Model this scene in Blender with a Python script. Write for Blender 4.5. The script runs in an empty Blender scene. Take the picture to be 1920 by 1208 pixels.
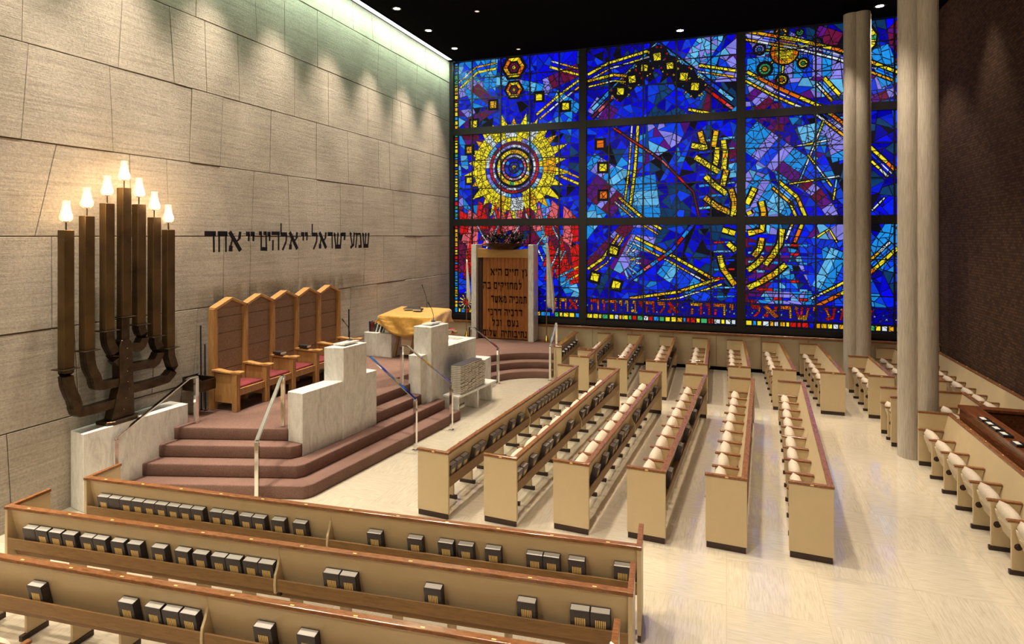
import bpy, bmesh, math, random
from mathutils import Vector, Matrix
# ---------------------------------------------------------------- camera, world, light
C = bpy.context.scene.collection
SC = bpy.context.scene
YAW = math.radians(19.35); FPX = 1145.0; HY = 442.0; CX = 960.0; EYE = 3.6
sY, cY = math.sin(YAW), math.cos(YAW)
cd = bpy.data.cameras.new('camera'); cam = bpy.data.objects.new('camera', cd); C.objects.link(cam)
cam.location = (0, 0, EYE); cam.rotation_euler = (math.pi/2, 0, YAW)
cd.sensor_fit = 'HORIZONTAL'; cd.sensor_width = 36.0; cd.lens = 36.0*FPX/1920.0
cd.shift_y = -(604.0-HY)/1920.0; cd.clip_start = 0.05; cd.clip_end = 100
SC.camera = cam
SC.view_settings.view_transform = 'Standard'; SC.view_settings.look = 'None'
SC.view_settings.gamma = 1.0; SC.view_settings.use_curve_mapping = False
SC.view_settings.exposure = 0.0
W = bpy.data.worlds.new('world'); SC.world = W; W.use_nodes = True
W.node_tree.nodes['Background'].inputs[0].default_value = (1.0, 0.8, 0.6, 1)
W.node_tree.nodes['Background'].inputs[1].default_value = 0.05
ZC = 9.05; XL = -8.21; XR = 4.85; YW = 17.5; YB = -5.0
WARM = (1.0, 0.85, 0.67)
def lamp(kind, name, loc, energy, color=WARM, aim=None, **kw):
    d = bpy.data.lights.new(name, kind); d.energy = energy; d.color = color
    for k, v in kw.items(): setattr(d, k, v)
    o = bpy.data.objects.new(name, d); C.objects.link(o); o.location = loc
    if aim is not None:
        o.rotation_euler = (Vector(aim)-Vector(loc)).to_track_quat('-Z', 'Y').to_euler()
    return o
WASH_Y = [-0.3, 1.35, 3.0, 4.65, 6.3, 7.95, 9.6, 11.25, 12.9, 14.55, 16.2]
for y in WASH_Y:
    lamp('SPOT', 'wall_wash_lamp', (-7.46, y, 8.98), 1350*(1.4 if y < 7 else 1), aim=(-7.95, y, 0), spot_size=math.radians(54), spot_blend=1.0, shadow_soft_size=0.06)
for x, k in ((-7.3, .7), (-5.7, 1.3), (-3.4, 1.1), (-1.16, 1.1), (1.15, 1.0)):
    for y in (-1.5, 1.5, 4.6, 7.7, 10.8, 13.7, 16.7):
        kk = k*(.95 if y < 8 else .95)*(.6 if y > 16 else 1)
        lamp('SPOT', 'downlight_lamp', (x, y, 8.96), 930*kk, aim=(x+1.9, y-.25, 0), spot_size=math.radians(56), spot_blend=0.7, shadow_soft_size=0.06)
lamp('AREA', 'cove_lamp', (-7.86, 6.2, 8.93), 400, color=(.68, 1.0, .72), aim=(-8.3, 6.2, 7.9), shape='RECTANGLE', size=22.4, size_y=0.1)

for x in (-4.5, 2.5):
    lamp('AREA', 'fill_lamp', (x, -3.2, 8.4), 170, aim=(x*.3-2, 9, 1), shape='DISK', size=.9)  # unseen soft fill lamps, added behind the camera to brighten camera-facing surfaces
for y in (14.2, 11.4, 8.6, 5.8):
    lamp('SPOT', 'brick_wash_lamp', (4.1, y, 8.98), 260, aim=(4.75, y, 2.5), spot_size=math.radians(50), spot_blend=0.8, shadow_soft_size=0.06)

lamp('SPOT', 'column_lamp', (3.43, 16.55, 8.98), 420, aim=(3.2, 16.5, 0), spot_size=math.radians(80), spot_blend=.5, shadow_soft_size=.05)
lamp('SPOT', 'column_lamp', (2.1, 15.5, 8.98), 420, aim=(2.7, 16.1, 3), spot_size=math.radians(50), spot_blend=.7, shadow_soft_size=.05)
lamp('SPOT', 'column_lamp', (1.9, 9.6, 8.98), 350, aim=(2.8, 11.4, 3), spot_size=math.radians(42), spot_blend=.7, shadow_soft_size=.05)

# ---------------------------------------------------------------- materials
def new_mat(name):
    m = bpy.data.materials.new(name); m.use_nodes = True
    nt = m.node_tree; b = nt.nodes['Principled BSDF']; return m, nt, b
def ramp(nt, fac, stops):
    r = nt.nodes.new('ShaderNodeValToRGB'); e = r.color_ramp.elements
    while len(e) < len(stops): e.new(0.5)
    for i, (p, c) in enumerate(stops): e[i].position = p; e[i].color = (*c, 1)
    nt.links.new(fac, r.inputs[0]); return r.outputs[0]
def coords(nt, scale=(1,1,1), rot=(0,0,0), kind='Object'):
    t = nt.nodes.new('ShaderNodeTexCoord'); mp = nt.nodes.new('ShaderNodeMapping')
    mp.inputs['Scale'].default_value = scale; mp.inputs['Rotation'].default_value = rot
    nt.links.new(t.outputs[kind], mp.inputs[0]); return mp.outputs[0]
def noise(nt, vec, scale, detail=4, rough=0.5, dist=0.0):
    n = nt.nodes.new('ShaderNodeTexNoise'); n.inputs['Scale'].default_value = scale
    n.inputs['Detail'].default_value = detail; n.inputs['Roughness'].default_value = rough
    n.inputs['Distortion'].default_value = dist
    nt.links.new(vec, n.inputs['Vector']); return n.outputs[0]
def bump(nt, b, h, strength=0.3, dist=0.01):
    n = nt.nodes.new('ShaderNodeBump'); n.inputs['Strength'].default_value = strength
    n.inputs['Distance'].default_value = dist
    nt.links.new(h, n.inputs['Height']); nt.links.new(n.outputs[0], b.inputs['Normal'])
def mixc(nt, a, b_, f, mode='MIX'):
    n = nt.nodes.new('ShaderNodeMix'); n.data_type = 'RGBA'; n.blend_type = mode
    for i, v in ((0, f), (6, a), (7, b_)):
        if hasattr(v, 'is_linked'): nt.links.new(v, n.inputs[i])
        else: n.inputs[i].default_value = v if i == 0 else (*v, 1)
    return n.outputs[2]
def simple(name, col, rough=0.5, metal=0.0, vary=0.0, scale=8, bumps=0.0, spec=0.5):
    m, nt, b = new_mat(name)
    b.inputs['Roughness'].default_value = rough; b.inputs['Metallic'].default_value = metal
    b.inputs['Specular IOR Level'].default_value = spec
    v = coords(nt); n = noise(nt, v, scale)
    d = tuple(max(0, c*(1-vary)) for c in col); u = tuple(min(1, c*(1+vary)) for c in col)
    nt.links.new(ramp(nt, n, [(0.3, d), (0.7, u)]), b.inputs['Base Color'])
    if bumps: bump(nt, b, noise(nt, v, scale*8), bumps, 0.003)
    return m
def emis(name, col, s):
    m, nt, b = new_mat(name); b.inputs['Base Color'].default_value = (0, 0, 0, 1)
    b.inputs['Emission Color'].default_value = (*col, 1); b.inputs['Emission Strength'].default_value = s
    return m
def wood(name, a, bb, sc=(1, 12, 12), rough=0.4, kind='Object'):
    m, nt, b = new_mat(name); v = coords(nt, sc, kind=kind)
    n = noise(nt, v, 3.0, 6, 0.6, 0.8)
    nt.links.new(ramp(nt, n, [(0.3, a), (0.68, bb)]), b.inputs['Base Color'])
    b.inputs['Roughness'].default_value = rough; bump(nt, b, n, 0.12, 0.003); return m
M = {}
M['rail'] = wood('pew_rail_wood', (.15, .058, .023), (.30, .128, .05), (4, 14, 14), 0.16)
M['rack'] = wood('book_rack_wood', (.19, .10, .034), (.29, .155, .055), (2, 16, 16), 0.45)
M['base'] = simple('pew_base_brown', (.035, .014, .008), .5, vary=.2)
M['oak'] = wood('oak_throne', (.32, .155, .048), (.48, .26, .095), (9, 9, 1.2), 0.38)
M['oakh'] = wood('oak_plank', (.22, .135, .075), (.36, .225, .13), (9, 1.2, 9), 0.45)
M['door'] = wood('ark_door_wood', (.28, .085, .018), (.43, .15, .032), (10, 10, .8), 0.35)
M['lintel'] = wood('ark_lintel_wood', (.36, .19, .055), (.46, .25, .08), (1.2, 10, 10), 0.35)
M['mahog'] = wood('booth_mahogany', (.09, .026, .010), (.21, .068, .024), (8, 1, 8), 0.18)
M['red'] = simple('red_velvet', (.16, .012, .018), .8, vary=.35, scale=5)
M['chrome'] = simple('polished_chrome', (.8, .8, .8), .08, 1.0)
M['brass'] = simple('brass', (.75, .5, .15), .25, 1.0)
M['dark'] = simple('black_plastic', (.012, .012, .013), .35)
M['iron'] = simple('wrought_bronze', (.075, .05, .032), .33, .9, vary=.35, scale=9, bumps=.5)
M['tube'] = simple('aged_bronze_tube', (.115, .068, .026), .42, .75, vary=.4, scale=2.5, bumps=.2)
M['letter'] = simple('blackened_metal', (.02, .017, .016), .45, .6)
M['inkletter'] = simple('bronze_letter', (.014, .010, .008), .22, .85)
M['tweed'] = simple('cream_upholstery', (.57, .475, .375), .65, vary=.08, scale=30, bumps=.35)
M['shell'] = simple('cream_plastic_shell', (.62, .50, .34), .4, vary=.03)
M['white'] = simple('white_enamel', (.85, .83, .78), .3)
M['linen'] = simple('white_fabric', (.78, .74, .68), .8, vary=.1, scale=20, bumps=.3)
M['cord'] = simple('white_cord', (.85, .82, .76), .6, vary=.15, scale=60)
M['bookgrey'] = simple('dark_grey_cloth', (.05, .041, .046), .5, vary=.25, scale=20); M['bookmid'] = simple('grey_cloth', (.11, .095, .10), .5, vary=.25, scale=20)
M['bookblack'] = simple('black_cloth', (.02, .015, .016), .5, vary=.2, scale=20)
M['bookred'] = simple('red_cloth', (.25, .015, .012), .5, vary=.2, scale=20)
M['bookgreen'] = simple('green_cloth', (.03, .07, .03), .5, vary=.2, scale=20)
M['gilt'] = simple('gold_stamp', (.88, .62, .22), .45, .1)
M['pew'] = simple('cream_laminate', (.60, .465, .275), .42, vary=.035, scale=5, bumps=.06)
M['lowwall'] = simple('cream_wall_panel', (.62, .50, .33), .6, vary=.04, scale=3)
M['black'] = simple('black_ceiling', (.006, .0055, .006), 1.0, spec=0.0)
M['frame'] = simple('window_black_steel', (.006, .005, .006), .4)
M['bulb'] = emis('bulb_glow', (1.0, .72, .38), 26)
M['lens'] = emis('downlight_glow', (1.0, .86, .62), 30)
M['lensdim'] = emis('downlight_glow_dim', (1.0, .86, .68), 1.2)
M['cove'] = emis('cove_tube_glow', (.86, .95, 1.0), 2.6)
def m_pages(name, ax):
    m, nt, b = new_mat(name); v = coords(nt, tuple(260 if i == ax else .6 for i in range(3)))
    nt.links.new(ramp(nt, noise(nt, v, 1.0, 1), [(.35, (.72, .68, .65)), (.65, (.90, .87, .84))]), b.inputs['Base Color'])
    b.inputs['Roughness'].default_value = .8; return m
M['pages'] = m_pages('book_pages', 1); M['pagesflat'] = simple('book_pages_flat', (.72, .66, .57), .8, vary=.12, scale=12)
def m_glassclear():
    m, nt, b = new_mat('clear_chimney_glass')
    b.inputs['Base Color'].default_value = (1, .95, .88, 1); b.inputs['Roughness'].default_value = .03
    b.inputs['Transmission Weight'].default_value = .9; b.inputs['IOR'].default_value = 1.2
    b.inputs['Emission Color'].default_value = (1, .62, .34, 1); b.inputs['Emission Strength'].default_value = .12; return m
M['glass'] = m_glassclear()
def m_marble():
    m, nt, b = new_mat('grey_veined_marble')
    v = coords(nt, (1.6, 1.6, .55), (0.25, .12, 0))
    n = noise(nt, v, 3.2, 8, .62, 2.2)
    c = ramp(nt, n, [(.25, (.52, .50, .48)), (.42, (.69, .665, .63)), (.56, (.78, .755, .72)), (.8, (.83, .805, .77))])
    n2 = noise(nt, coords(nt, (3, 3, .7), (0, .3, 0)), 2.6, 10, .7, 3.5)
    c2 = ramp(nt, n2, [(.475, (1, 1, 1)), (.5, (.45, .44, .45)), (.525, (1, 1, 1))])
    nt.links.new(mixc(nt, c, c2, .35, 'MULTIPLY'), b.inputs['Base Color']); b.inputs['Roughness'].default_value = .25; return m
M['marble'] = m_marble()
def m_stone():
    m, nt, b = new_mat('combed_limestone')
    v = coords(nt, (1, .16, 5)); n1 = noise(nt, v, 5, 8, .75, .5)
    g = noise(nt, coords(nt), 34, 5, .7); big = noise(nt, coords(nt, (1, 1, .7)), .75, 4, .6)
    c = ramp(nt, n1, [(.32, (.40, .34, .28)), (.48, (.53, .465, .39)), (.66, (.63, .56, .475))])
    c = mixc(nt, c, ramp(nt, g, [(.35, (.70, .68, .66)), (.62, (1, 1, 1))]), .8, 'MULTIPLY')
    c = mixc(nt, c, ramp(nt, big, [(.3, (.78, .77, .76)), (.6, (1.0, 1.0, 1.0))]), 1.0, 'MULTIPLY')
    nt.links.new(c, b.inputs['Base Color']); b.inputs['Roughness'].default_value = .85
    b.inputs['Specular IOR Level'].default_value = .25
    fine = noise(nt, coords(nt, (1, .22, 26)), 4, 6, .8)
    mx = nt.nodes.new('ShaderNodeMath'); mx.operation = 'MULTIPLY_ADD'
    nt.links.new(fine, mx.inputs[0]); mx.inputs[1].default_value = .8; nt.links.new(g, mx.inputs[2])
    bump(nt, b, mx.outputs[0], .75, .025); return m
M['stone'] = m_stone()
M['joint'] = simple('dark_mortar', (.10, .066, .040), .9)
def m_carpet():
    m, nt, b = new_mat('mauve_brown_carpet'); v = coords(nt)
    n = noise(nt, v, 110, 2, .8); n2 = noise(nt, v, 4, 3)
    c = ramp(nt, n, [(.3, (.15, .082, .066)), (.7, (.31, .185, .152))])
    c = mixc(nt, c, ramp(nt, n2, [(.3, (.88, .88, .88)), (.7, (1, 1, 1))]), 1, 'MULTIPLY')
    nt.links.new(c, b.inputs['Base Color']); b.inputs['Roughness'].default_value = 1.0
    b.inputs['Specular IOR Level'].default_value = .05
    bump(nt, b, n, .8, .01); return m
M['carpet'] = m_carpet()
def m_floor():
    m, nt, b = new_mat('cream_travertine_tile')
    v0 = coords(nt)
    def streak(sc):
        n = noise(nt, coords(nt, sc), 1.0, 6, .65, .4)
        return ramp(nt, n, [(.3, (.50, .43, .325)), (.5, (.60, .53, .415)), (.72, (.68, .61, .50))])
    a = streak((4.5, 60, 1)); c = streak((60, 4.5, 1))
    ck = nt.nodes.new('ShaderNodeTexChecker'); ck.inputs['Scale'].default_value = 1/0.9
    nt.links.new(v0, ck.inputs['Vector'])
    col = mixc(nt, a, c, ck.outputs[1])
    br = nt.nodes.new('ShaderNodeTexBrick'); br.offset = 0.0; br.inputs['Scale'].default_value = 1.0
    br.inputs['Brick Width'].default_value = .9; br.inputs['Row Height'].default_value = .9
    br.inputs['Mortar Size'].default_value = .003; br.inputs['Color1'].default_value = (1,1,1,1); br.inputs['Color2'].default_value = (.96,.96,.96,1)
    br.inputs['Mortar'].default_value = (.86, .82, .76, 1)
    nt.links.new(v0, br.inputs['Vector'])
    nt.links.new(mixc(nt, col, br.outputs[0], 1.0, 'MULTIPLY'), b.inputs['Base Color'])
    b.inputs['Roughness'].default_value = .15; b.inputs['Specular IOR Level'].default_value = .8; b.inputs['Coat Weight'].default_value = .8; b.inputs['Coat Roughness'].default_value = .06; b.inputs['Coat IOR'].default_value = 1.7
    n = noise(nt, v0, 3.5, 3); bump(nt, b, n, .10, .006); return m
M['floor'] = m_floor()
def m_brick():
    m, nt, b = new_mat('dark_brown_brick')
    v = coords(nt, (1, 1, 1), (0, math.pi/2, 0))
    # brick texture laid on the Y-Z plane
    t = nt.nodes.new('ShaderNodeTexCoord'); sp = nt.nodes.new('ShaderNodeSeparateXYZ'); cb = nt.nodes.new('ShaderNodeCombineXYZ')
    nt.links.new(t.outputs['Object'], sp.inputs[0]); nt.links.new(sp.outputs[1], cb.inputs[0]); nt.links.new(sp.outputs[2], cb.inputs[1])
    br = nt.nodes.new('ShaderNodeTexBrick'); br.inputs['Scale'].default_value = 1
    br.inputs['Brick Width'].default_value = .11; br.inputs['Row Height'].default_value = .055
    br.inputs['Mortar Size'].default_value = .006; br.inputs['Color1'].default_value = (.12, .066, .040, 1)
    br.inputs['Color2'].default_value = (.062, .034, .022, 1); br.inputs['Mortar'].default_value = (.05, .03, .02, 1)
    br.inputs['Bias'].default_value = -.1
    nt.links.new(cb.outputs[0], br.inputs['Vector']); nt.links.new(br.outputs[0], b.inputs['Base Color'])
    b.inputs['Roughness'].default_value = .95; b.inputs['Specular IOR Level'].default_value = .1; bump(nt, b, br.outputs[1], .6, -.01); return m
M['brick'] = m_brick()
def m_column():
    m, nt, b = new_mat('fluted_concrete'); v = coords(nt, (95, 95, 4)); n = noise(nt, v, 1, 3, .6)
    c = ramp(nt, n, [(.35, (.42, .36, .29)), (.65, (.60, .53, .44))])
    nt.links.new(c, b.inputs['Base Color']); b.inputs['Roughness'].default_value = .85
    bump(nt, b, n, .5, .01); return m
M['column'] = m_column()
def m_cloth():
    m, nt, b = new_mat('gold_velvet_cloth'); n = noise(nt, coords(nt), 14, 5)
    nt.links.new(ramp(nt, n, [(.3, (.40, .19, .018)), (.7, (.60, .31, .04))]), b.inputs['Base Color'])
    b.inputs['Roughness'].default_value = .55; b.inputs['Sheen Weight'].default_value = .4; return m
M['cloth'] = m_cloth()
def m_stained():
    m, nt, b = new_mat('stained_glass'); at = nt.nodes.new('ShaderNodeVertexColor'); at.layer_name = 'glass'
    n = noise(nt, coords(nt), 9, 5, .6)
    c = mixc(nt, at.outputs[0], ramp(nt, n, [(.3, (.74, .74, .74)), (.6, (1, 1, 1))]), 1.0, 'MULTIPLY')
    b.inputs['Base Color'].default_value = (0.01, 0.01, 0.01, 1); b.inputs['Roughness'].default_value = .7; b.inputs['Specular IOR Level'].default_value = .05
    nt.links.new(c, b.inputs['Emission Color']); b.inputs['Emission Strength'].default_value = 1.05; return m
M['stained'] = m_stained()

# ---------------------------------------------------------------- mesh helpers
class MB:
    def __init__(s): s.bm = bmesh.new()
    def box(s, x0, x1, y0, y1, z0, z1, bev=0.0, seg=1):
        return s.prism([(x0, y0), (x1, y0), (x1, y1), (x0, y1)], z0, z1, bev, seg)
    def prism(s, pts, z0, z1, bev=0.0, seg=1):
        t = bmesh.new()
        a = [t.verts.new((x, y, z0)) for x, y in pts]; b = [t.verts.new((x, y, z1)) for x, y in pts]
        n = len(pts); t.faces.new(a[::-1]); t.faces.new(b)
        for i in range(n): t.faces.new((a[i], a[(i+1) % n], b[(i+1) % n], b[i]))
        return s._merge(t, bev, seg)
    def _merge(s, t, bev=0, seg=1, mat=None):
        bmesh.ops.recalc_face_normals(t, faces=t.faces)
        if bev: bmesh.ops.bevel(t, geom=t.edges[:], offset=bev, segments=seg, profile=.5, affect='EDGES', clamp_overlap=True)
        if mat is not None: bmesh.ops.transform(t, matrix=mat, verts=t.verts)
        me = bpy.data.meshes.new('tmp'); t.to_mesh(me); t.free(); s.bm.from_mesh(me); bpy.data.meshes.remove(me); return s
    def obox(s, mat, sx, sy, sz, bev=0.0, seg=1):
        t = bmesh.new(); bmesh.ops.create_cube(t, size=1, matrix=Matrix.Diagonal((sx, sy, sz, 1)))
        return s._merge(t, bev, seg, mat)
    def poly_extrude(s, pts, axis, a0, a1, bev=0.0, seg=1):
        """pts in the plane normal to axis: axis x -> (y,z); axis y -> (x,z)"""
        t = bmesh.new(); f = (lambda p, k: (k, p[0], p[1])) if axis == 'x' else (lambda p, k: (p[0], k, p[1]))
        a = [t.verts.new(f(p, a0)) for p in pts]; b = [t.verts.new(f(p, a1)) for p in pts]; n = len(pts)
        t.faces.new(a); t.faces.new(b[::-1])
        for i in range(n): t.faces.new((a[i], b[i], b[(i+1) % n], a[(i+1) % n]))
        return s._merge(t, bev, seg)
    def bar(s, path, w, h=None, up=(0, 0, 1), bev=0.0):
        """rectangular section swept along path; w across, h along up"""
        h = h or w; P = [Vector(p) for p in path]; up = Vector(up); rings = []
        t = bmesh.new()
        for i, p in enumerate(P):
            d0 = (P[i]-P[i-1]).normalized() if i else (P[1]-P[0]).normalized()
            d1 = (P[i+1]-P[i]).normalized() if i < len(P)-1 else d0
            d = (d0+d1).normalized(); k = 1/max(.35, d.dot(d0))
            sd = d.cross(up)
            if sd.length < 1e-3: sd = d.cross(Vector((0, 1, .01)))
            sd.normalize(); u = sd.cross(d).normalized()
            rings.append([t.verts.new(p + sd*(a*w/2) + u*(b*h/2*k)) for a, b in ((-1, -1), (1, -1), (1, 1), (-1, 1))])
        for a, b in zip(rings, rings[1:]):
            for i in range(4): t.faces.new((a[i], a[(i+1) % 4], b[(i+1) % 4], b[i]))
        t.faces.new(rings[0][::-1]); t.faces.new(rings[-1])
        return s._merge(t, bev)
    def tube(s, path, r, n=8, r1=None):
        P = [Vector(p) for p in path]; t = bmesh.new(); rings = []; nrm = None
        for i, p in enumerate(P):
            d = (P[min(i+1, len(P)-1)]-P[max(i-1, 0)]).normalized()
            if nrm is None: nrm = d.orthogonal().normalized()
            nrm = (nrm - d*nrm.dot(d)).normalized(); bn = d.cross(nrm)
            rr = r if r1 is None else r+(r1-r)*i/(len(P)-1)
            rings.append([t.verts.new(p+(nrm*math.cos(2*math.pi*k/n)+bn*math.sin(2*math.pi*k/n))*rr) for k in range(n)])
        for a, b in zip(rings, rings[1:]):
            for k in range(n): t.faces.new((a[k], a[(k+1) % n], b[(k+1) % n], b[k]))
        t.faces.new(rings[0][::-1]); t.faces.new(rings[-1]); return s._merge(t)
    def lathe(s, prof, c=(0, 0, 0), n=16, mat=None):
        t = bmesh.new(); rings = []
        for r, z in prof: rings.append([t.verts.new((c[0]+r*math.cos(2*math.pi*k/n), c[1]+r*math.sin(2*math.pi*k/n), c[2]+z)) for k in range(n)])
        for a, b in zip(rings, rings[1:]):
            for k in range(n): t.faces.new((a[k], a[(k+1) % n], b[(k+1) % n], b[k]))
        if prof[0][0] > 1e-6: t.faces.new(rings[0][::-1])
        if prof[-1][0] > 1e-6: t.faces.new(rings[-1])
        bmesh.ops.remove_doubles(t, verts=t.verts, dist=1e-6)
        return s._merge(t, mat=mat)
    def mesh(s, name, mat, smooth=False):
        me = bpy.data.meshes.new(name); s.bm.to_mesh(me); s.bm.free(); me.materials.append(mat)
        if smooth:
            for p in me.polygons: p.use_smooth = True
        return me
def link(name, me, parent=None, loc=None, rotz=0.0):
    o = bpy.data.objects.new(name, me); C.objects.link(o)
    if parent: o.parent = parent
    if loc is not None: o.location = loc
    if rotz: o.rotation_euler[2] = rotz
    return o
def obj(name, mb, mat, parent=None, smooth=False, loc=None, rotz=0.0):
    return link(name, mb.mesh(name, mat, smooth), parent, loc, rotz)
def tag(o, label, cat, group=None, kind=None):
    o['label'] = label; o['category'] = cat
    if group: o['group'] = group
    if kind: o['kind'] = kind
    return o
def thing(name, label, cat, loc=(0, 0, 0), rotz=0.0, group=None):
    o = bpy.data.objects.new(name, None); o.empty_display_size = .2; C.objects.link(o); o.location = loc; o.rotation_euler[2] = rotz
    return tag(o, label, cat, group)
def struct(name, mb, mat, parent=None, label=None, smooth=False):
    o = obj(name, mb, mat, parent, smooth)
    if parent is None: o['kind'] = 'structure'
    if label: o['label'] = label
    return o
ORD = ['first', 'second', 'third', 'fourth', 'fifth', 'sixth', 'seventh', 'eighth', 'ninth', 'tenth', 'eleventh', 'twelfth',
       'thirteenth', 'fourteenth', 'fifteenth', 'sixteenth', 'seventeenth', 'eighteenth', 'nineteenth', 'twentieth', 'twenty-first',
       'twenty-second', 'twenty-third', 'twenty-fourth', 'twenty-fifth', 'twenty-sixth']
def smoothshade(o, ang=40):
    for p in o.data.polygons: p.use_smooth = True
    o.data.set_sharp_from_angle(angle=math.radians(ang))

# ---------------------------------------------------------------- Hebrew letter shapes (strokes: x0,y0,x1,y1,thickness)
GL = {
 'alef': (.78, [(.06, .97, .74, .04, .2), (.72, .97, .66, .62, .13), (.66, .62, .48, .5, .09), (.12, .02, .14, .3, .2), (.14, .3, .24, .62, .08)]),
 'bet': (.72, [(.04, .9, .62, .9, .2), (.56, .9, .56, .1, .1), (.0, .08, .74, .08, .18)]),
 'dalet': (.74, [(.0, .88, .74, .88, .22), (.6, .88, .62, .0, .1)]),
 'he': (.72, [(.0, .9, .72, .9, .2), (.64, .9, .64, .0, .1), (.12, .55, .1, .0, .1)]),
 'vav': (.26, [(.0, .9, .24, .9, .2), (.2, .9, .2, .0, .09)]),
 'zayin': (.32, [(.0, .92, .32, .88, .2), (.16, .9, .2, .0, .09)]),
 'het': (.74, [(.02, .88, .74, .88, .22), (.64, .88, .64, .0, .1), (.12, .88, .12, .0, .1)]),
 'yod': (.28, [(.0, .86, .26, .86, .24), (.2, .86, .18, .5, .1)]),
 'kaf': (.6, [(.02, .9, .52, .9, .18), (.5, .9, .52, .1, .1), (.02, .08, .54, .08, .18)]),
 'lamed': (.6, [(.06, .85, .56, .85, .22), (.08, 1.45, .07, .85, .07), (.54, .85, .5, .45, .09), (.5, .45, .2, .0, .11)]),
 'mem': (.74, [(.04, .0, .2, .86, .09), (.05, .95, .2, .8, .12), (.18, .88, .6, .9, .14), (.6, .9, .66, .1, .1), (.4, .08, .72, .08, .2)]),
 'mems': (.7, [(.02, .9, .66, .9, .2), (.6, .9, .6, .05, .1), (.1, .9, .1, .05, .1), (.08, .08, .64, .08, .18)]),
 'nun': (.42, [(.12, .9, .36, .9, .2), (.32, .9, .34, .1, .09), (.0, .1, .4, .08, .2)]),
 'ayin': (.64, [(.06, .97, .3, .2, .1), (.02, .95, .2, .85, .14), (.56, .97, .48, .2, .1), (.5, .95, .64, .85, .14), (.1, .02, .52, .22, .16)]),
 'tsadis': (.52, [(.03, .97, .26, .6, .12), (.48, .97, .28, .6, .12), (.26, .65, .26, -.35, .09)]),
 'qof': (.66, [(.02, .9, .64, .9, .18), (.62, .9, .42, .22, .1), (.1, .6, .1, -.35, .09)]),
 'resh': (.62, [(.0, .88, .6, .88, .22), (.54, .88, .56, .0, .1)]),
 'shin': (.8, [(.14, .1, .68, .1, .26), (.04, .97, .2, .12, .09), (.02, .9, .14, .78, .16), (.4, .97, .34, .15, .08), (.34, .88, .46, .8, .14), (.76, .97, .64, .12, .09), (.66, .9, .8, .8, .16)]),
 'tav': (.72, [(.02, .9, .68, .9, .2), (.62, .9, .62, .0, .1), (.18, .9, .14, .1, .09), (.0, .06, .18, .06, .14)]),
}
def quads(name, x, y, sx, sy, tk=1.0):
    out = []
    for x0, y0, x1, y1, t in GL[name][1]:
        dx, dy = x1-x0, y1-y0; L = math.hypot(dx, dy) or 1; t *= tk; nx, ny = -dy/L*t/2, dx/L*t/2
        out.append([(x+sx*(px), y+sy*(py)) for px, py in ((x0+nx, y0+ny), (x0-nx, y0-ny), (x1-nx, y1-ny), (x1+nx, y1+ny))])
    return out

# ---------------------------------------------------------------- the room
struct('floor', MB().box(XL-.3, XR+.3, YB, YW+.5, -.2, 0), M['floor'])
struct('ceiling', MB().box(-7.98, XR+.3, YB, YW+.5, ZC, ZC+.25), M['black'])
struct('trim_1', MB().box(XL-.3, -7.98, YB, YW+.5, ZC+.12, ZC+.25).box(-7.99, -7.97, YB, YW, ZC-.02, ZC+.12), M['black'])
cv = obj('cove_light_strip', MB().box(-8.19, -8.0, YB+.1, YW-.2, ZC+.02, ZC+.06), M['cove'])
tag(cv, 'long glowing cove light strip along the top of the stone wall', 'cove light')
struct('wall_back', MB().box(XL-.3, XR+.3, YB-.3, YB, -.2, ZC+.2), M['lowwall'])
struct('wall_right', MB().box(XR, XR+.3, YB, YW+.5, -.2, ZC+.2), M['brick'])
# stone wall: slabs between mortar joints, courses 1.2 m high
def slab_wall():
    rnd = random.Random(3); w = struct('wall_left', MB().box(XL-.35, XL-.02, YB, YW+.5, -.2, ZC+.25), M['joint'])
    rows = [(-.1, 1.2, [6.07, 7.43, 9.1, 10.6, 12.4, 13.9, 15.6]), (1.2, 2.4, [5.79, 6.96, 7.73, 9.3, 10.7, 12.11, 13.26, 14.97, 16.2]),
            (2.4, 3.59, [5.47, 7.2, 8.33, 8.95, 10.28, 11.36, 12.69, 13.56, 14.63, 15.26, 16.85]),
            (3.59, 4.79, [5.40, 6.58, 7.21, 9.02, 9.99, 10.90, 11.72, 12.62, 14.04, 14.98, 15.63, 16.7]),
            (4.79, 6.0, [6.28, 7.64, 8.28, 9.48, 10.86, 12.01, 13.32, 13.85, 14.83, 16.15]),
            (6.0, 7.19, [5.13, 6.42, 7.28, 7.94, 8.67, 10.17, 11.28, 12.84, 13.98, 14.47, 16.3]),
            (7.19, 8.4, [6.3, 7.76, 9.09, 9.88, 10.90, 12.58, 13.29, 14.20, 15.31, 15.77, 16.8]),
            (8.4, 9.06, [6.0, 7.1, 8.6, 10.1, 11.44, 12.20, 13.03, 13.90, 14.62, 15.26, 15.85, 16.66])]
    mb = MB(); g = .0075; gv = .0045
    for z0, z1, ys in rows:
        ys = list(ys); y = ys[0]
        while y > YB+1.6: y -= rnd.uniform(.9, 1.7); ys.insert(0, y)
        ys = [YB]+ys+[YW+.45]; sl = [0]+[rnd.uniform(-.05, .05) for _ in ys[1:-1]]+[0]
        if abs(z0-3.59) < .01: sl[[i for i, v in enumerate(ys) if abs(v-5.40) < .01][0]] = .13
        for i in range(len(ys)-1):
            a, b = ys[i], ys[i+1]; sa, sb = sl[i], sl[i+1]; d = rnd.uniform(0, .012)
            p = [(a-sa+gv, z0+g), (b-sb-gv, z0+g), (b+sb-gv, z1-g), (a+sa+gv, z1-g)]
            mb.poly_extrude(p, 'x', XL-.03, XL-.012+d, .004)
    struct('stone_slabs', mb, M['stone'], w)
slab_wall()
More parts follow.
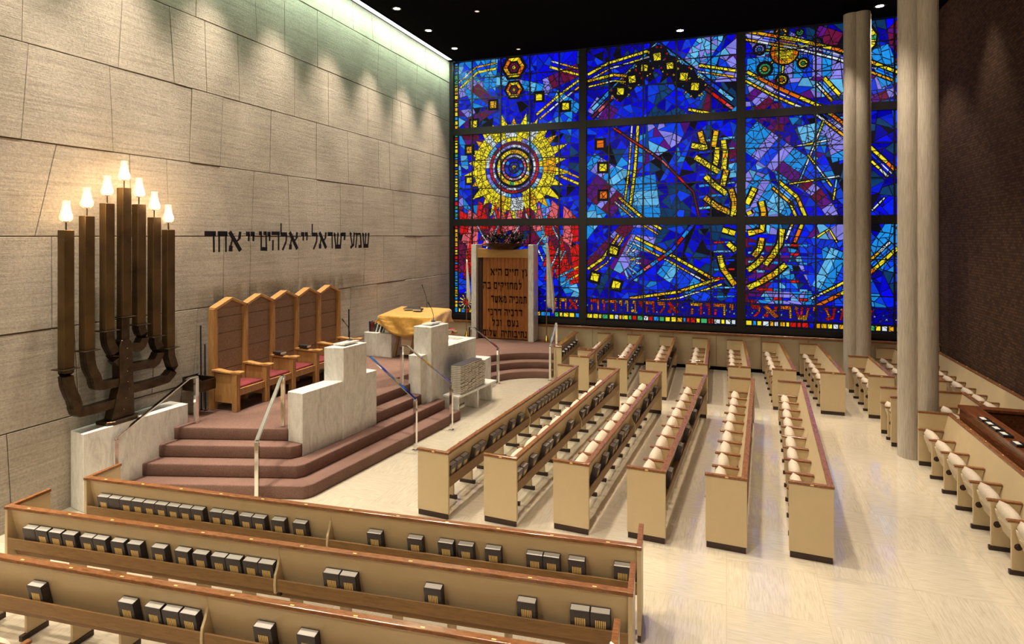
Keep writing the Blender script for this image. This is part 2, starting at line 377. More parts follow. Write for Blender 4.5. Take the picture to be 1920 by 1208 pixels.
# low wall below the window, with panel joints, sill and black base
lw = struct('wall_front', MB().box(XL, XR, YW-.22, YW+.3, -.1, 1.0), M['lowwall'])
mb = MB()
for x in (-7.1, -5.9, -4.75, -3.62, -2.5, -1.38, -.26, .86, 1.98, 3.1, 4.2): mb.box(x-.004, x+.004, YW-.223, YW-.219, .12, .94)
struct('panel_joint', mb, M['base'], lw)
struct('trim_2', MB().box(XL, XR, YW-.30, YW+.02, .94, 1.0, .008), M['rail'])
struct('baseboard_front', MB().box(XL, XR, YW-.235, YW-.2, 0, .09), M['black'])
struct('wall_top', MB().box(XL, XR, YW+.12, YW+.3, 1.0, ZC+.1), M['black'])

# ---------------------------------------------------------------- stained glass
def Wp(px, py, Y=YW):
    r = (px-CX)/FPX; d = Y/(sY*r+cY); return (d*(cY*r-sY), EYE-(py-HY)/FPX*d)
DB, RB, MBl, CY, LC, LI, PU, MA, TE, YE, GO, OR, RE, PK, GR, WH, BK = range(17)
PAL = {DB: (.0, .0, .42), RB: (.0, .003, .86), MBl: (.003, .05, .85), CY: (.012, .27, .80), LC: (.13, .50, .86), LI: (.26, .24, .85),
       PU: (.10, .006, .20), MA: (.15, .006, .05), TE: (.004, .05, .16), YE: (.95, .78, .02), GO: (.88, .44, .01), OR: (.86, .17, .006),
       RE: (.72, .006, .008), PK: (.80, .13, .16), GR: (.05, .42, .14), WH: (.72, .80, .84), BK: (.004, .004, .01)}
def clip(poly, nx, ny, c):
    """the part of a convex polygon with nx*x+ny*y<=c, and the rest"""
    A, B = [], []; n = len(poly)
    for i in range(n):
        p, q = poly[i], poly[(i+1) % n]; dp = nx*p[0]+ny*p[1]-c; dq = nx*q[0]+ny*q[1]-c
        (A if dp <= 0 else B).append(p)
        if (dp < 0 < dq) or (dq < 0 < dp):
            t = dp/(dp-dq); m = (p[0]+(q[0]-p[0])*t, p[1]+(q[1]-p[1])*t); A.append(m); B.append(m)
    return A, B
def area(p): return abs(sum(p[i][0]*p[(i+1) % len(p)][1]-p[(i+1) % len(p)][0]*p[i][1] for i in range(len(p))))/2
def ccw(p): return p if sum(p[i][0]*p[(i+1) % len(p)][1]-p[(i+1) % len(p)][0]*p[i][1] for i in range(len(p))) > 0 else p[::-1]
rg = random.Random(11)
def carve(cells, shape, col):
    shape = ccw(shape); bx0 = min(p[0] for p in shape); bx1 = max(p[0] for p in shape); by0 = min(p[1] for p in shape); by1 = max(p[1] for p in shape)
    out = []
    for poly, c, bb in cells:
        if bb[1] < bx0 or bb[0] > bx1 or bb[3] < by0 or bb[2] > by1: out.append((poly, c, bb)); continue
        cur = poly; outs = []
        for i in range(len(shape)):
            a, b = shape[i], shape[(i+1) % len(shape)]; nx, ny = b[1]-a[1], a[0]-b[0]
            cur, rest = clip(cur, nx, ny, nx*a[0]+ny*a[1])
            if len(rest) > 2 and area(rest) > 2e-5: outs.append(rest)
            if len(cur) < 3: break
        if len(cur) < 3 or area(cur) < 2e-5: out.append((poly, c, bb)); continue
        for r in outs: out.append((r, c, bbox(r)))
        if not out or True: out.append((cur, ('s', col), bbox(cur)))
    return out
def bbox(p): return (min(q[0] for q in p), max(q[0] for q in p), min(q[1] for q in p), max(q[1] for q in p))
BAYS = [(-8.08, -4.06), (-3.84, .26), (.48, 4.58)]; ROWS = [(1.15, 3.90), (4.11, 6.74), (6.95, 9.03)]
shapes = []   # (convex polygon, colour index or list)
def band(pts, w, cols, seg=.16, off=0.0, dark=0.0):
    P = []
    for i, p in enumerate(pts):
        q0 = pts[max(i-1, 0)]; q1 = pts[min(i+1, len(pts)-1)]; dx, dy = q1[0]-q0[0], q1[1]-q0[1]; L = math.hypot(dx, dy) or 1
        P.append((p[0]-dy/L*off, p[1]+dx/L*off, -dy/L, dx/L))
    if dark:
        for a, b in zip(P, P[1:]):
            e = w/2+dark; shapes.append(([(a[0]+a[2]*e, a[1]+a[3]*e), (a[0]-a[2]*e, a[1]-a[3]*e), (b[0]-b[2]*e, b[1]-b[3]*e), (b[0]+b[2]*e, b[1]+b[3]*e)], BK))
    for a, b in zip(P, P[1:]):
        L = math.hypot(b[0]-a[0], b[1]-a[1]); n = max(1, round(L/seg))
        for k in range(n):
            t0, t1 = k/n, (k+1)/n; f = lambda t, s: (a[0]+(b[0]-a[0])*t+s*w/2*(a[2]+(b[2]-a[2])*t), a[1]+(b[1]-a[1])*t+s*w/2*(a[3]+(b[3]-a[3])*t))
            shapes.append(([f(t0, 1), f(t0, -1), f(t1, -1), f(t1, 1)], rg.choice(cols)))
def arc(cx, cy, r, a0, a1, n=8, ry=None):
    ry = ry or r
    return [(cx+r*math.cos(math.radians(a0+(a1-a0)*k/n)), cy+ry*math.sin(math.radians(a0+(a1-a0)*k/n))) for k in range(n+1)]
def disc(cx, cy, r, col, n=12): shapes.append(([(cx+r*math.cos(2*math.pi*k/n), cy+r*math.sin(2*math.pi*k/n)) for k in range(n)], col))
def ringm(cx, cy, r0, r1, cols, n=24, ph=0.0):
    for k in range(n):
        a, b = 2*math.pi*(k+ph)/n, 2*math.pi*(k+1+ph)/n
        shapes.append(([(cx+r*math.cos(t), cy+r*math.sin(t)) for r, t in ((r0, a), (r1, a), (r1, b), (r0, b))], cols[k % len(cols)] if n < 13 else rg.choice(cols)))
def tile(px, py, s, col=YE, rot=45):
    x, y = Wp(px, py); t = math.radians(rot)
    for ss, cc in ((s*1.55, BK), (s, col)):
        shapes.append(([(x+ss*math.cos(t+k*math.pi/2), y+ss*math.sin(t+k*math.pi/2)) for k in range(4)], cc))
def PL(*pp): return [Wp(*p) for p in pp]
# large sweeps of blue and purple panes over all bays
for pts, w in ((((860, 175), (940, 150), (1030, 170), (1085, 205)), .3), (((1105, 300), (1150, 330), (1180, 400)), .5), (((1205, 330), (1215, 400), (1200, 470)), .7),
               (((1310, 160), (1380, 110)), .25), (((1400, 250), (1470, 300), (1530, 340)), .8), (((1540, 500), (1590, 520)), 1.1), (((1400, 130), (1560, 120)), .6),
               (((1640, 130), (1680, 115)), 1.0), (((1500, 255), (1560, 235), (1580, 300)), .5), (((1240, 500), (1330, 560)), .5), (((1405, 345), (1490, 390)), .6), (((1640, 450), (1680, 470)), 1.2)):
    band(PL(*pts), w, [CY, LC, MBl, LI, CY], .22)
for pts, w in ((((1105, 345), (1160, 390)), .7), (((880, 155), (930, 200), (880, 230)), .35), (((1020, 160), (1085, 130)), .4), (((1110, 195), (1150, 220)), .5),
               (((1105, 500), (1180, 420)), .35), (((1460, 310), (1530, 360), (1560, 400)), .3), (((1590, 205), (1680, 170)), .22), (((1410, 170), (1440, 200)), .4), (((1530, 60), (1575, 75)), .4)):
    band(PL(*pts), w, [PU, MA, MA, PU, LI], .2)
# bay one: round sun rosette, red shards below
RX, RZ = Wp(963, 314)
for k in range(26):
    a = 2*math.pi*(k+.5)/26; r = 1.52+.16*(k % 2)+(.12 if 0 < a < 1.2 or a > 5.2 else 0); b = .17
    shapes.append(([(RX+1.1*math.cos(a-b), RZ+1.1*math.sin(a-b)), (RX+1.1*math.cos(a+b), RZ+1.1*math.sin(a+b)), (RX+r*math.cos(a), RZ+r*math.sin(a))], [YE, YE, GO, YE][k % 4]))
ringm(RX, RZ, .92, 1.32, [YE, YE, GO, YE, YE, WH, YE], 34)
ringm(RX, RZ, .80, .93, [WH, LC, MBl, LI, YE], 30); ringm(RX, RZ, .71, .79, [RE, RE, MA], 22); ringm(RX, RZ, .62, .70, [LI, WH], 26)
disc(RX, RZ, .61, BK, 26); ringm(RX, RZ, .43, .55, [YE, GR, WH, GO, YE], 24); ringm(RX, RZ, .32, .40, [LI, PK, WH], 22)
ringm(RX, RZ, .18, .30, [MBl, RB, DB, CY], 16); ringm(RX, RZ, .08, .16, [DB, MBl], 10); disc(RX, RZ, .07, YE, 10)
for i, (px, py, h, wd) in enumerate(((905, 388, .75, .2), (930, 380, .9, .22), (953, 392, .7, .2), (985, 386, .8, .24), (1008, 380, .9, .24), (1030, 400, .7, .22), (880, 440, 1.3, .22), (1055, 440, 1.3, .25), (918, 425, .6, .3), (1000, 425, .6, .35), (960, 430, .5, .4), (1035, 450, .8, .3), (895, 470, .6, .2))):
    x, z = Wp(px, py); shapes.append(([(x-wd, z-h), (x+wd, z-h*.9), (x+wd*.2*(-1)**i, z)], [RE, RE, PK, MA, PK, RE][i % 6]))
for k in range(34):
    px = rg.choice([rg.uniform(868, 905), rg.uniform(900, 1000), rg.uniform(1015, 1078)]); py = rg.uniform(382, 430) if 900 < px < 1010 else rg.uniform(400, 505)
    x, z = Wp(px, py); a = rg.uniform(-.4, .4); L_ = rg.uniform(.3, .6); w_ = rg.uniform(.12, .24)
    shapes.insert(0, ([(x-w_, z-L_), (x+w_, z-L_*.9), (x+w_+a*L_, z+L_*.6), (x-w_*.3+a*L_, z+L_)], rg.choice([RE, RE, PK, MA, PK, MA])))
for pts in (((893, 420), (903, 440), (915, 458), (905, 480)), ((1010, 405), (1020, 440), (1005, 462), (1018, 490)), ((1035, 425), (1050, 455), (1040, 485), (1030, 505)), ((925, 395), (933, 425), (920, 450)), ((965, 395), (972, 425), (958, 445)), ((985, 400), (995, 425)), ((1052, 470), (1045, 500), (1060, 470))):
    band(PL(*pts), .055, [WH, WH, WH, LC], .2)
for (px, py, s) in ((963, 168, .26), (963, 126, .34)):
    x, z = Wp(px, py); disc(x, z, s*1.25, BK, 6); ringm(x, z, s*.62, s, [GO, YE, OR], 6); disc(x, z, s*.5, MA, 6); disc(x, z, s*.2, YE, 5)
for t in ((924, 196, .15), (1010, 181, .15), (1060, 199, .15), (888, 232, .15), (880, 281, .15), (879, 338, .13)): tile(*t, rg.choice([YE, YE, GO]))
for pts in (((1085, 150), (1048, 178), (1005, 215)), ((1030, 125), (1085, 140)), ((862, 165), (895, 135), (930, 128)), ((1050, 330), (1085, 345))):
    band(PL(*pts), .07, [YE, GO, YE], .3); band(PL(*pts), .05, [GO, WH], .3, .17)
for t0, t1 in (((1045, 520), (1085, 500)), ((1050, 535), (1085, 515))): band(PL(t0, t1), .07, [CY, LC, GO], .2)
# bay two: roof of small gold tiles, sloping rules, fan of panes, leaf spray
ap = Wp(1232, 80)
for off, cols, w in ((.0, [CY, LC, CY], .1), (.24, [RE, PK, MA, OR], .08)):
    band([(ap[0]-1.85, ap[1]-1.75-off), (ap[0], ap[1]-.02-off)], w, cols, .25, dark=.03); band([(ap[0], ap[1]-.02-off), (ap[0]+2.0, ap[1]-1.75-off)], w, [CY, LC, MBl] if off < .1 else cols, .25, dark=.03)
for px, py, s in ((1232, 106, .15), (1208, 127, .13), (1256, 123, .13), (1185, 148, .14), (1163, 171, .14), (1282, 143, .15), (1303, 162, .15)):
    x, z = Wp(px, py); disc(x, z, s*2.3, BK, 4 if px % 2 else 8); tile(px, py, s, YE, rg.choice([45, 40, 50]))
    for k in range(9):
        a = 2*math.pi*k/9+rg.random(); disc(x+s*1.85*math.cos(a), z+s*1.85*math.sin(a), s*.28, rg.choice([YE, YE, RE, GO, CY]), 4)
for pts in (((1101, 140), (1140, 118), (1215, 95)), ((1101, 152), (1150, 140), (1175, 142)), ((1290, 205), (1330, 212)), ((1310, 122), (1380, 132)), ((1196, 235), (1190, 320), (1180, 395)), ((1160, 370), (1200, 405), (1240, 430)), ((1190, 445), (1260, 480), (1340, 525)), ((1180, 560), (1270, 548), (1350, 522)), ((1101, 505), (1130, 485), (1160, 440))):
    band(PL(*pts), .075, [YE, YE, GO, YE], .3, dark=.02); band(PL(*pts), .045, [GO, WH, YE], .3, -.17, dark=.01)
band(PL((1150, 240), (1240, 300), (1300, 360), (1310, 405)), .05, [RE, MA, PK], .3, dark=.02)
band(PL((1300, 420), (1260, 470), (1180, 525)), .09, [CY, PK, RE, MBl], .25, dark=.02)
for px, py in ((1125, 270), (1130, 314), (1131, 366)): tile(px, py, .15, rg.choice([GO, YE, OR]))
for a in range(9):
    x, z = Wp(1165, 490); t = math.radians(-70+a*16); band([(x+.25*math.cos(t), z+.25*math.sin(t)), (x+.55*math.cos(t), z+.55*math.sin(t))], .06, [LC, WH, YE, CY], .2)
for px, py in ((1115, 520), (1150, 470), (1155, 535)): tile(px, py, .16, YE, 30)
for y in range(265, 400, 21):
    band(PL((1310, y), (1378, y-8)), .07, [CY, LC, MBl], .3)
for y in range(455, 560, 17):
    band(PL((1338, y), (1378, y-1)), .05, [MBl, LC, CY, RE], .25); band(PL((1402, y+2), (1515, y+6)), .07, [CY, LC, MBl, RB, RE, DB], .22)
SPRAY = [((1312, 246), (1318, 268), (1323, 280)), ((1296, 272), (1322, 277)), ((1343, 244), (1338, 275)), ((1356, 262), (1360, 286), (1357, 318)), ((1345, 276), (1343, 300), (1338, 318)),
         ((1303, 294), (1325, 308), (1348, 322)), ((1322, 330), (1340, 347), (1362, 363)), ((1321, 370), (1345, 388), (1376, 402)), ((1370, 354), (1377, 378), (1375, 404)), ((1362, 318), (1355, 348)),
         ((1354, 431), (1379, 438)), ((1364, 456), (1380, 470)), ((1349, 479), (1356, 505), (1378, 535)), ((1415, 352), (1408, 368), (1400, 383)), ((1403, 396), (1407, 403)),
         ((1427, 377), (1432, 398), (1429, 432), (1402, 438)), ((1467, 429), (1462, 458), (1450, 478), (1434, 497)), ((1429, 446), (1425, 466), (1413, 481)), ((1431, 482), (1418, 496), (1402, 507)), ((1474, 496), (1452, 514), (1425, 530), (1402, 540))]
for s_ in SPRAY: band(PL(*s_), .14, [YE, YE, GO, GO, YE], .17, dark=.035)
# bay three: gold disc with orbiting beads, long double rules, kite shapes
dx, dz = Wp(1471, 96)
for i, (px, py, rr, co) in enumerate(((1424, 92, .12, LI), (1465, 61, .14, GO), (1500, 60, .08, GR), (1532, 79, .1, TE), (1506, 118, .11, YE), (1434, 129, .15, GR), (1466, 149, .12, YE))):
    x, z = Wp(px, py); band([(dx, dz), (x, z)], .04, [YE], .4, dark=.02); disc(x, z, rr*1.45, BK, 12); ringm(x, z, rr*.55, rr, [co], 10); disc(x, z, rr*.45, [CY, TE, GR, OR, GR, GO, OR][i], 8)
disc(dx, dz, .37, BK, 18); ringm(dx, dz, .2, .34, [OR, OR, GO], 14); disc(dx, dz, .22, YE, 12)
for pts in (((1400, 134), (1460, 165), (1540, 200), (1600, 245), (1680, 320)), ((1400, 58), (1500, 75), (1580, 95), (1684, 135)), ((1460, 340), (1495, 370), (1510, 405), (1500, 430), (1490, 455)), ((1684, 465), (1640, 505), (1600, 540), (1530, 575)), ((1545, 145), (1575, 178))):
    band(PL(*pts), .085, [YE, GO, YE, OR], .3, dark=.02); band(PL(*pts), .03, [MBl, WH], .4, -.11); band(PL(*pts), .06, [GO, WH, YE], .3, -.22, dark=.02)
band(PL((1629, 50), (1640, 65), (1637, 82), (1628, 92)), .11, [YE, GR, YE], .15, dark=.04)
for pts in (((1490, 275), (1555, 262)), ((1545, 225), (1520, 290), (1495, 350)), ((1515, 290), (1560, 350)), ((1570, 330), (1563, 375)), ((1480, 345), (1575, 330)), ((1532, 445), (1555, 430), (1570, 455)), ((1635, 395), (1660, 370))):
    band(PL(*pts), .04, [WH, YE, LC, YE], .3, dark=.015)
# edge mosaics and the lettered band
z = 1.17
for a, b in BAYS:
    x = a
    shapes.append(([(a, 1.15), (b, 1.15), (b, 1.37), (a, 1.37)], BK)); shapes.append(([(a, 1.37), (b, 1.37), (b, 1.80), (a, 1.80)], DB))
    for k in range(95):
        xx = a+(b-a)*(k+rg.random())/46; zz = 1.40+.38*rg.random(); s = .03; shapes.append(([(xx-s, zz-s), (xx+s, zz-s*.7), (xx+s*.8, zz+s), (xx-s*.9, zz+s*.8)], rg.choice([MBl, CY, DB, DB, LI, LC])))
    while x < b-.1:
        w = rg.uniform(.09, .19); shapes.append(([(x+.01, 1.20), (min(b, x+w)-.01, 1.20), (min(b, x+w)-.01, 1.33), (x+.01, 1.33)], rg.choice([YE, YE, YE, GR, CY, RE, WH, GO, RB]))); x += w
shapes.append(([(-8.08, 1.15), (-7.93, 1.15), (-7.93, 9.03), (-8.08, 9.03)], BK)); zz = 1.2
while zz < 9: h = rg.uniform(.07, .16); shapes.append(([(-8.06, zz), (-7.96, zz), (-7.96, zz+h-.02), (-8.06, zz+h-.02)], rg.choice([YE, YE, GO, GR, RE, CY, MBl, YE]))); zz += h
for seq, x0, x1 in ((['dalet', 'het', 'alef'], -5.05, -4.12), (['he', 'vav', 'he', 'yod', 'vav', 'nun', 'yod', 'he', 'lamed', 'alef'], -3.80, -1.25), (['he', 'vav', 'he', 'yod'], -1.0, .22),
                    (['lamed', 'alef', 'resh', 'shin', 'yod'], .55, 2.25), (['ayin', 'mem', 'shin'], 2.32, 3.5)):
    tot = sum(GL[g][0]+.2 for g in seq); sx = (x1-x0)/tot; x = x0+.06
    for g in seq:
        for q in quads(g, x, 1.43, min(sx, .46), .31, 1.45): shapes.append((q, rg.choice([RE, RE, OR, OR, GO])))
        x += (GL[g][0]+.2)*sx
x, zz = Wp(874, 567)
for k in range(12): a = k*math.pi/6; band([(x+.1*math.cos(a), zz+.1*math.sin(a)), (x+.27*math.cos(a), zz+.27*math.sin(a))], .045, [YE, GO], .4)
disc(x, zz, .1, RE, 8)
REG = [(DB, 26), (RB, 26), (MBl, 9), (CY, 4), (LC, 2), (LI, 5), (PU, 6), (MA, 4), (TE, 8)]
def pick():
    t = rg.random()*sum(w for _, w in REG)
    for c, w in REG:
        t -= w
        if t <= 0: return c
    return RB
NEAR = {DB: [DB, DB, RB, TE, BK], RB: [RB, RB, RB, DB, MBl], MBl: [MBl, RB, CY, MBl], CY: [CY, MBl, LC, CY], LC: [LC, CY, LI], LI: [LI, LI, MBl, LC, PU], PU: [PU, MA, DB, PU], MA: [MA, PU, MA, DB], TE: [TE, DB, TE, MBl]}
def split(poly, ang):
    cx = sum(p[0] for p in poly)/len(poly); cy = sum(p[1] for p in poly)/len(poly); nx, ny = math.cos(ang), math.sin(ang)
    j = math.sqrt(area(poly))*.12; return clip(poly, nx, ny, nx*(cx+rg.uniform(-j, j))+ny*(cy+rg.uniform(-j, j)))
def long_axis(poly):
    best = max(((p, q) for p in poly for q in poly), key=lambda t: (t[0][0]-t[1][0])**2+(t[0][1]-t[1][1])**2)
    return math.atan2(best[1][1]-best[0][1], best[1][0]-best[0][0])
def stained(bay, wi):
    x0, x1 = bay; w = bpy.data.objects.new('window_%d' % wi, None); C.objects.link(w); w['kind'] = 'structure'
    w['label'] = 'tall stained glass bay, %s of the three from the stone wall' % ORD[wi-1]
    regs = [[(x0, 1.15), (x1, 1.15), (x1, 9.03), (x0, 9.03)]]
    for k in range(26):   # long straight cuts make the large fields
        a = rg.uniform(0, math.pi); cx, cy = rg.uniform(x0, x1), rg.uniform(1.5, 8.8); nx, ny = math.cos(a), math.sin(a); nr = []
        for r in regs:
            if rg.random() < .3: nr.append(r); continue
            A, B = clip(r, nx, ny, nx*cx+ny*cy); nr += [q for q in (A, B) if len(q) > 2 and area(q) > 1e-3]
        regs = nr
    cells = []
    for r in regs:
        c = pick(); flow = rg.uniform(-.5, .5); todo = [r]; lim = rg.choice([.03, .045, .07])
        while todo:
            p = todo.pop()
            if area(p) < lim*rg.uniform(.7, 1.6): cells.append((p, ('r', rg.choice(NEAR[c])), bbox(p))); continue
            A, B = split(p, long_axis(p)+rg.uniform(-.25, .25)*(1+flow)); A, B = [q for q in (A, B)]
            if len(A) < 3 or len(B) < 3: cells.append((p, ('r', c), bbox(p))); continue
            todo += [A, B]
    for s, c in shapes: 
        bb = bbox(s)
        if bb[1] > x0 and bb[0] < x1: cells = carve(cells, s, c)
    bm = bmesh.new(); lay = bm.loops.layers.float_color.new('glass')
    for p, (k, c), _ in cells:
        for z0, z1 in ROWS:
            q, _r = clip(p, 0, 1, z1); q = clip(q, 0, -1, -z0)[0] if len(q) > 2 else q
            if len(q) < 3 or area(q) < 1.5e-4: continue
            cx = sum(a[0] for a in q)/len(q); cy = sum(a[1] for a in q)/len(q); e = .013 if c != BK else 0
            vs = []
            for a in q:
                L = math.hypot(a[0]-cx, a[1]-cy) or 1; t = max(.55, 1-e/L*1.3); vs.append(bm.verts.new((cx+(a[0]-cx)*t, 0, cy+(a[1]-cy)*t)))
            try: f = bm.faces.new(vs)
            except Exception: continue
            v = rg.uniform(.62, 1.1) if k == 'r' else rg.uniform(.8, 1.08); h = rg.uniform(-.03, .05) if c != BK else 0
            base = PAL[c]; col = (max(0, base[0]*v), max(0, base[1]*v+(h*.25 if c in (RB, MBl, CY, YE) else 0)), max(0, base[2]*v), 1)
            for l in f.loops: l[lay] = col
    bmesh.ops.recalc_face_normals(bm, faces=bm.faces)
    me = bpy.data.meshes.new('glass_panes'); bm.to_mesh(me); bm.free(); me.materials.append(M['stained'])
    o = link('glass_panes', me, w, (0, YW+.03, 0))
    obj('lead_backing', MB().box(x0, x1, YW+.035, YW+.05, 1.15, 9.05), M['frame'], w)
    mb = MB(); nx = 4 if wi > 1 else 5
    subs = {1: (-7.46, -6.51, -5.58, -4.67), 2: (-3.19, -2.22, -1.31, -.40), 3: (1.30, 2.18, 3.08, 3.95)}[wi]
    for xs in subs: mb.box(xs-.02, xs+.02, YW-.01, YW+.034, 1.15, 9.05)
    for zs in (1.76, 2.07, 3.0, 5.06, 5.93, 7.85, 8.48): mb.box(x0, x1, YW+.0, YW+.034, zs-.014, zs+.014)
    obj('lead_bars', mb, M['frame'], w)
for i, b_ in enumerate(BAYS): stained(b_, i+1)
mb = MB()
for x0, x1 in ((XL, -8.08), (-4.06, -3.84), (.26, .48), (4.58, XR)): mb.box(x0, x1, YW-.06, YW+.12, 1.0, ZC, .004)
for z0, z1 in ((1.0, 1.15), (3.90, 4.11), (6.74, 6.95), (9.03, ZC+.02)):
    for x0, x1 in BAYS: mb.box(x0, x1, YW-.05, YW+.12, z0, z1)
struct('trim_3', mb, M['frame'])

# ---------------------------------------------------------------- pews with tip-up seats
HP = .855
CACHE = {}
def cached(key, fn):
    if key not in CACHE: CACHE[key] = fn()
    return CACHE[key]
def seat_mesh(w):
    def f():
        t = bmesh.new(); nx, nz = 10, 10; h = .40; grid = {}
        # cushion: rounded pad, x across, z along the pad, y = thickness (front skin flat, sitting side domed)
        for side in (0, 1):
            for i in range(nx+1):
                for k in range(nz+1):
                    u, v = i/nx*2-1, k/nz*2-1
                    # squircle outline, wider at the hinge
                    e = 4.2; s = (abs(u)**e+abs(v)**e)**(1/e); m = max(abs(u), abs(v)) or 1
                    f_ = m/s if s > 0 else 1
                    x = u*f_*w/2*(1-.06*max(0, v)); z = (v*f_+1)/2*h
                    edge = max(abs(u), abs(v)); dome = (1-edge**3)**.55
                    y = -.018 if side == 0 else .0
                    th = .125+.05*v
                    y = -.52*th*dome if side == 0 else .48*th*dome
                    grid[(side, i, k)] = t.verts.new((x, y, z))
        for side in (0, 1):
            for i in range(nx):
                for k in range(nz):
                    q = [grid[(side, i, k)], grid[(side, i+1, k)], grid[(side, i+1, k+1)], grid[(side, i, k+1)]]
                    t.faces.new(q if side == 0 else q[::-1])
        bmesh.ops.remove_doubles(t, verts=t.verts, dist=1e-4)
        me = bpy.data.meshes.new('seat'); t.to_mesh(me); t.free(); me.materials.append(M['tweed'])
        for p in me.polygons: p.use_smooth = True
        return me
    return cached(('seat', round(w, 3)), f)
def shell_mesh(w):
    def f():
        mb = MB(); mb.poly_extrude([(.018, .0), (.045, .005), (.066, .12), (.068, .24), (.06, .285), (.045, .28), (.04, .2), (.03, .1)], 'x', -w*.455, w*.455, .006)
        for k in range(7): mb.box(-w*.3, w*.3, .060, .074, .06+k*.024, .072+k*.024)
        return mb.mesh('seat_shell', M['shell'])
    return cached(('shell', round(w, 3)), f)
STD = [(.42, .05), (.24, .05), (.24, .26), (.17, .42), (.125, .555), (.42, .555)]
def std_meshes():
    def f():
        a = MB().poly_extrude(STD, 'x', -.014, .014, .003).mesh('standard', M['pew'])
        b = MB().poly_extrude([(.122, .555), (.455, .555), (.46, .57), (.455, .582), (.122, .582)], 'x', -.024, .024, .004).mesh('armrest', M['rail'])
        c = MB().box(-.02, .02, .195, .44, 0, .05, .003).mesh('foot', M['base'])
        d = MB().lathe([(0, -.020), (.022, -.020), (.024, -.017), (.036, -.0165), (.038, -.014), (.038, .014), (.036, .0165), (.024, .017), (.022, .02), (0, .020)], n=14, mat=Matrix.Translation((0, .36, .30)) @ Matrix.Rotation(math.pi/2, 4, 'Y')).mesh('hinge_cover', M['base'], False)
        return a, b, c, d
    return cached('std', f)
def back_y(z): return .03+(.83-z)*.22          # the back leans: further from the aisle lower down
def pew(name, p0, p1, label, n, group, rack=True, left=True, right=True, div=True, plates=True):
    """p0 -> p1 is the outer edge of the top rail; seats are on the left hand side"""
    L = math.dist(p0, p1); rot = math.atan2(p1[1]-p0[1], p1[0]-p0[0])
    o = thing(name, label, 'pew', (p0[0], p0[1], 0), rot, group)
    e = .035
    obj('back_panel', MB().poly_extrude([(back_y(.825), .825), (back_y(.825)+.028, .825), (back_y(.36)+.03, .36), (back_y(.36), .36)], 'x', e, L-e, .003), M['pew'], o)
    tr = obj('top_rail', MB().box(e, L-e, -.002, .062, .822, HP, .006, 2), M['rail'], o)
    if plates and not (n <= 11 and rack):
        mb = MB()
        for k in range(n): x = e+(L-2*e)*(k+.5)/n; mb.box(x-.016, x+.016, .012, .024, HP-.0005, HP+.0012)
        obj('number_plate', mb, M['gilt'], tr)
    if rack:
        r = obj('book_rack', MB().box(e, L-e, 0, .016, .425, .535, .003).box(e, L-e, .01, back_y(.44), .425, .44), M['rack'], o)
        obj('seat_beam', MB().box(e+.02, L-e-.02, .075, .115, .335, .422, .003), M['rack'], o)
    for x, on in ((0, left), (L-e, right)):
        if not on: continue
        ep = obj('end_panel', MB().box(x, x+e, .0, .45, .07, .822, .003), M['pew'], o)
        obj('end_cap', MB().box(x-.006, x+e+.006, -.006, .458, .822, HP, .006, 2), M['rail'], ep)
        obj('end_base', MB().box(x+.004, x+e-.004, .012, .44, 0, .07), M['base'], ep)
        if plates and x == 0: obj('number_plate', MB().box(x-.009, x-.005, .2, .235, .832, .846), M['gilt'], ep)
    if div:
        xs = [L/2] if n > 7 else []
        for x in xs:
            pr = [(back_y(.82)-.005, .82), (.035, .79), (.055, .70), (.03, .63), (-.004, .57), (-.012, .49), (-.004, .41), (.06, .40), (.16, .40), (.14, .50), (.1, .66)]
            obj('partition', MB().poly_extrude(pr, 'x', x-.012, x+.012, .002), M['pew'], o)
            obj('rack_bracket', MB().box(x-.02, x+.02, .05, .09, .36, .425), M['base'], o)
    pitch = (L-2*e)/n; w = pitch-.022
    sa, sb, sc, sd = std_meshes(); sm, shm = seat_mesh(w), shell_mesh(w)
    for k in range(n+1):
        x = e+pitch*k; x = min(max(x, e+.012), L-e-.012)
        if 0 < k < n:
            s = link('standard', sa, o, (x, 0, 0)); link('armrest', sb, s); link('foot', sc, s); link('hinge_cover', sd, s)
        else:
            link('armrest', sb, o, (x, 0, 0))
        if k < n:
            s = link('seat', sm, o, (e+pitch*(k+.5), .255, .24)); s.rotation_euler[0] = math.radians(-17)
            link('seat_shell', shm, s)
    return o
PG = 'pews with tip-up seats'
A = [((-3.32, 7.02), (-2.95, 12.65)), ((-2.44, 7.12), (-2.08, 12.65)), ((-1.56, 7.22), (-1.23, 12.65)), ((-.67, 7.30), (-.36, 12.65)), ((.22, 7.38), (.51, 12.63)), ((1.11, 7.46), (1.38, 12.63))]
AP = ['nearest the carpeted steps', 'second from the carpeted steps', 'third from the carpeted steps', 'fourth from the carpeted steps', 'fifth from the carpeted steps', 'farthest right, beside the open aisle']
PEWA = [pew('pew', a, b, 'long cream pew in the middle block, '+AP[i], 10, 'long pews of the middle block') for i, (a, b) in enumerate(A)]
B = [((-2.95, 13.66), (-2.95, 14.52), 1), ((-2.96, 14.63), (-3.0, 17.19), 5), ((-2.09, 13.70), (-2.16, 17.19), 6), ((-1.23, 13.70), (-1.28, 17.19), 6), ((-.38, 13.70), (-.41, 17.19), 6),
     ((.48, 13.70), (.46, 17.19), 6), ((1.35, 13.70), (1.33, 17.19), 6), ((2.24, 13.70), (2.22, 17.19), 6), ((3.09, 13.70), (3.09, 15.80), 4), ((3.93, 13.62), (3.93, 17.19), 6)]
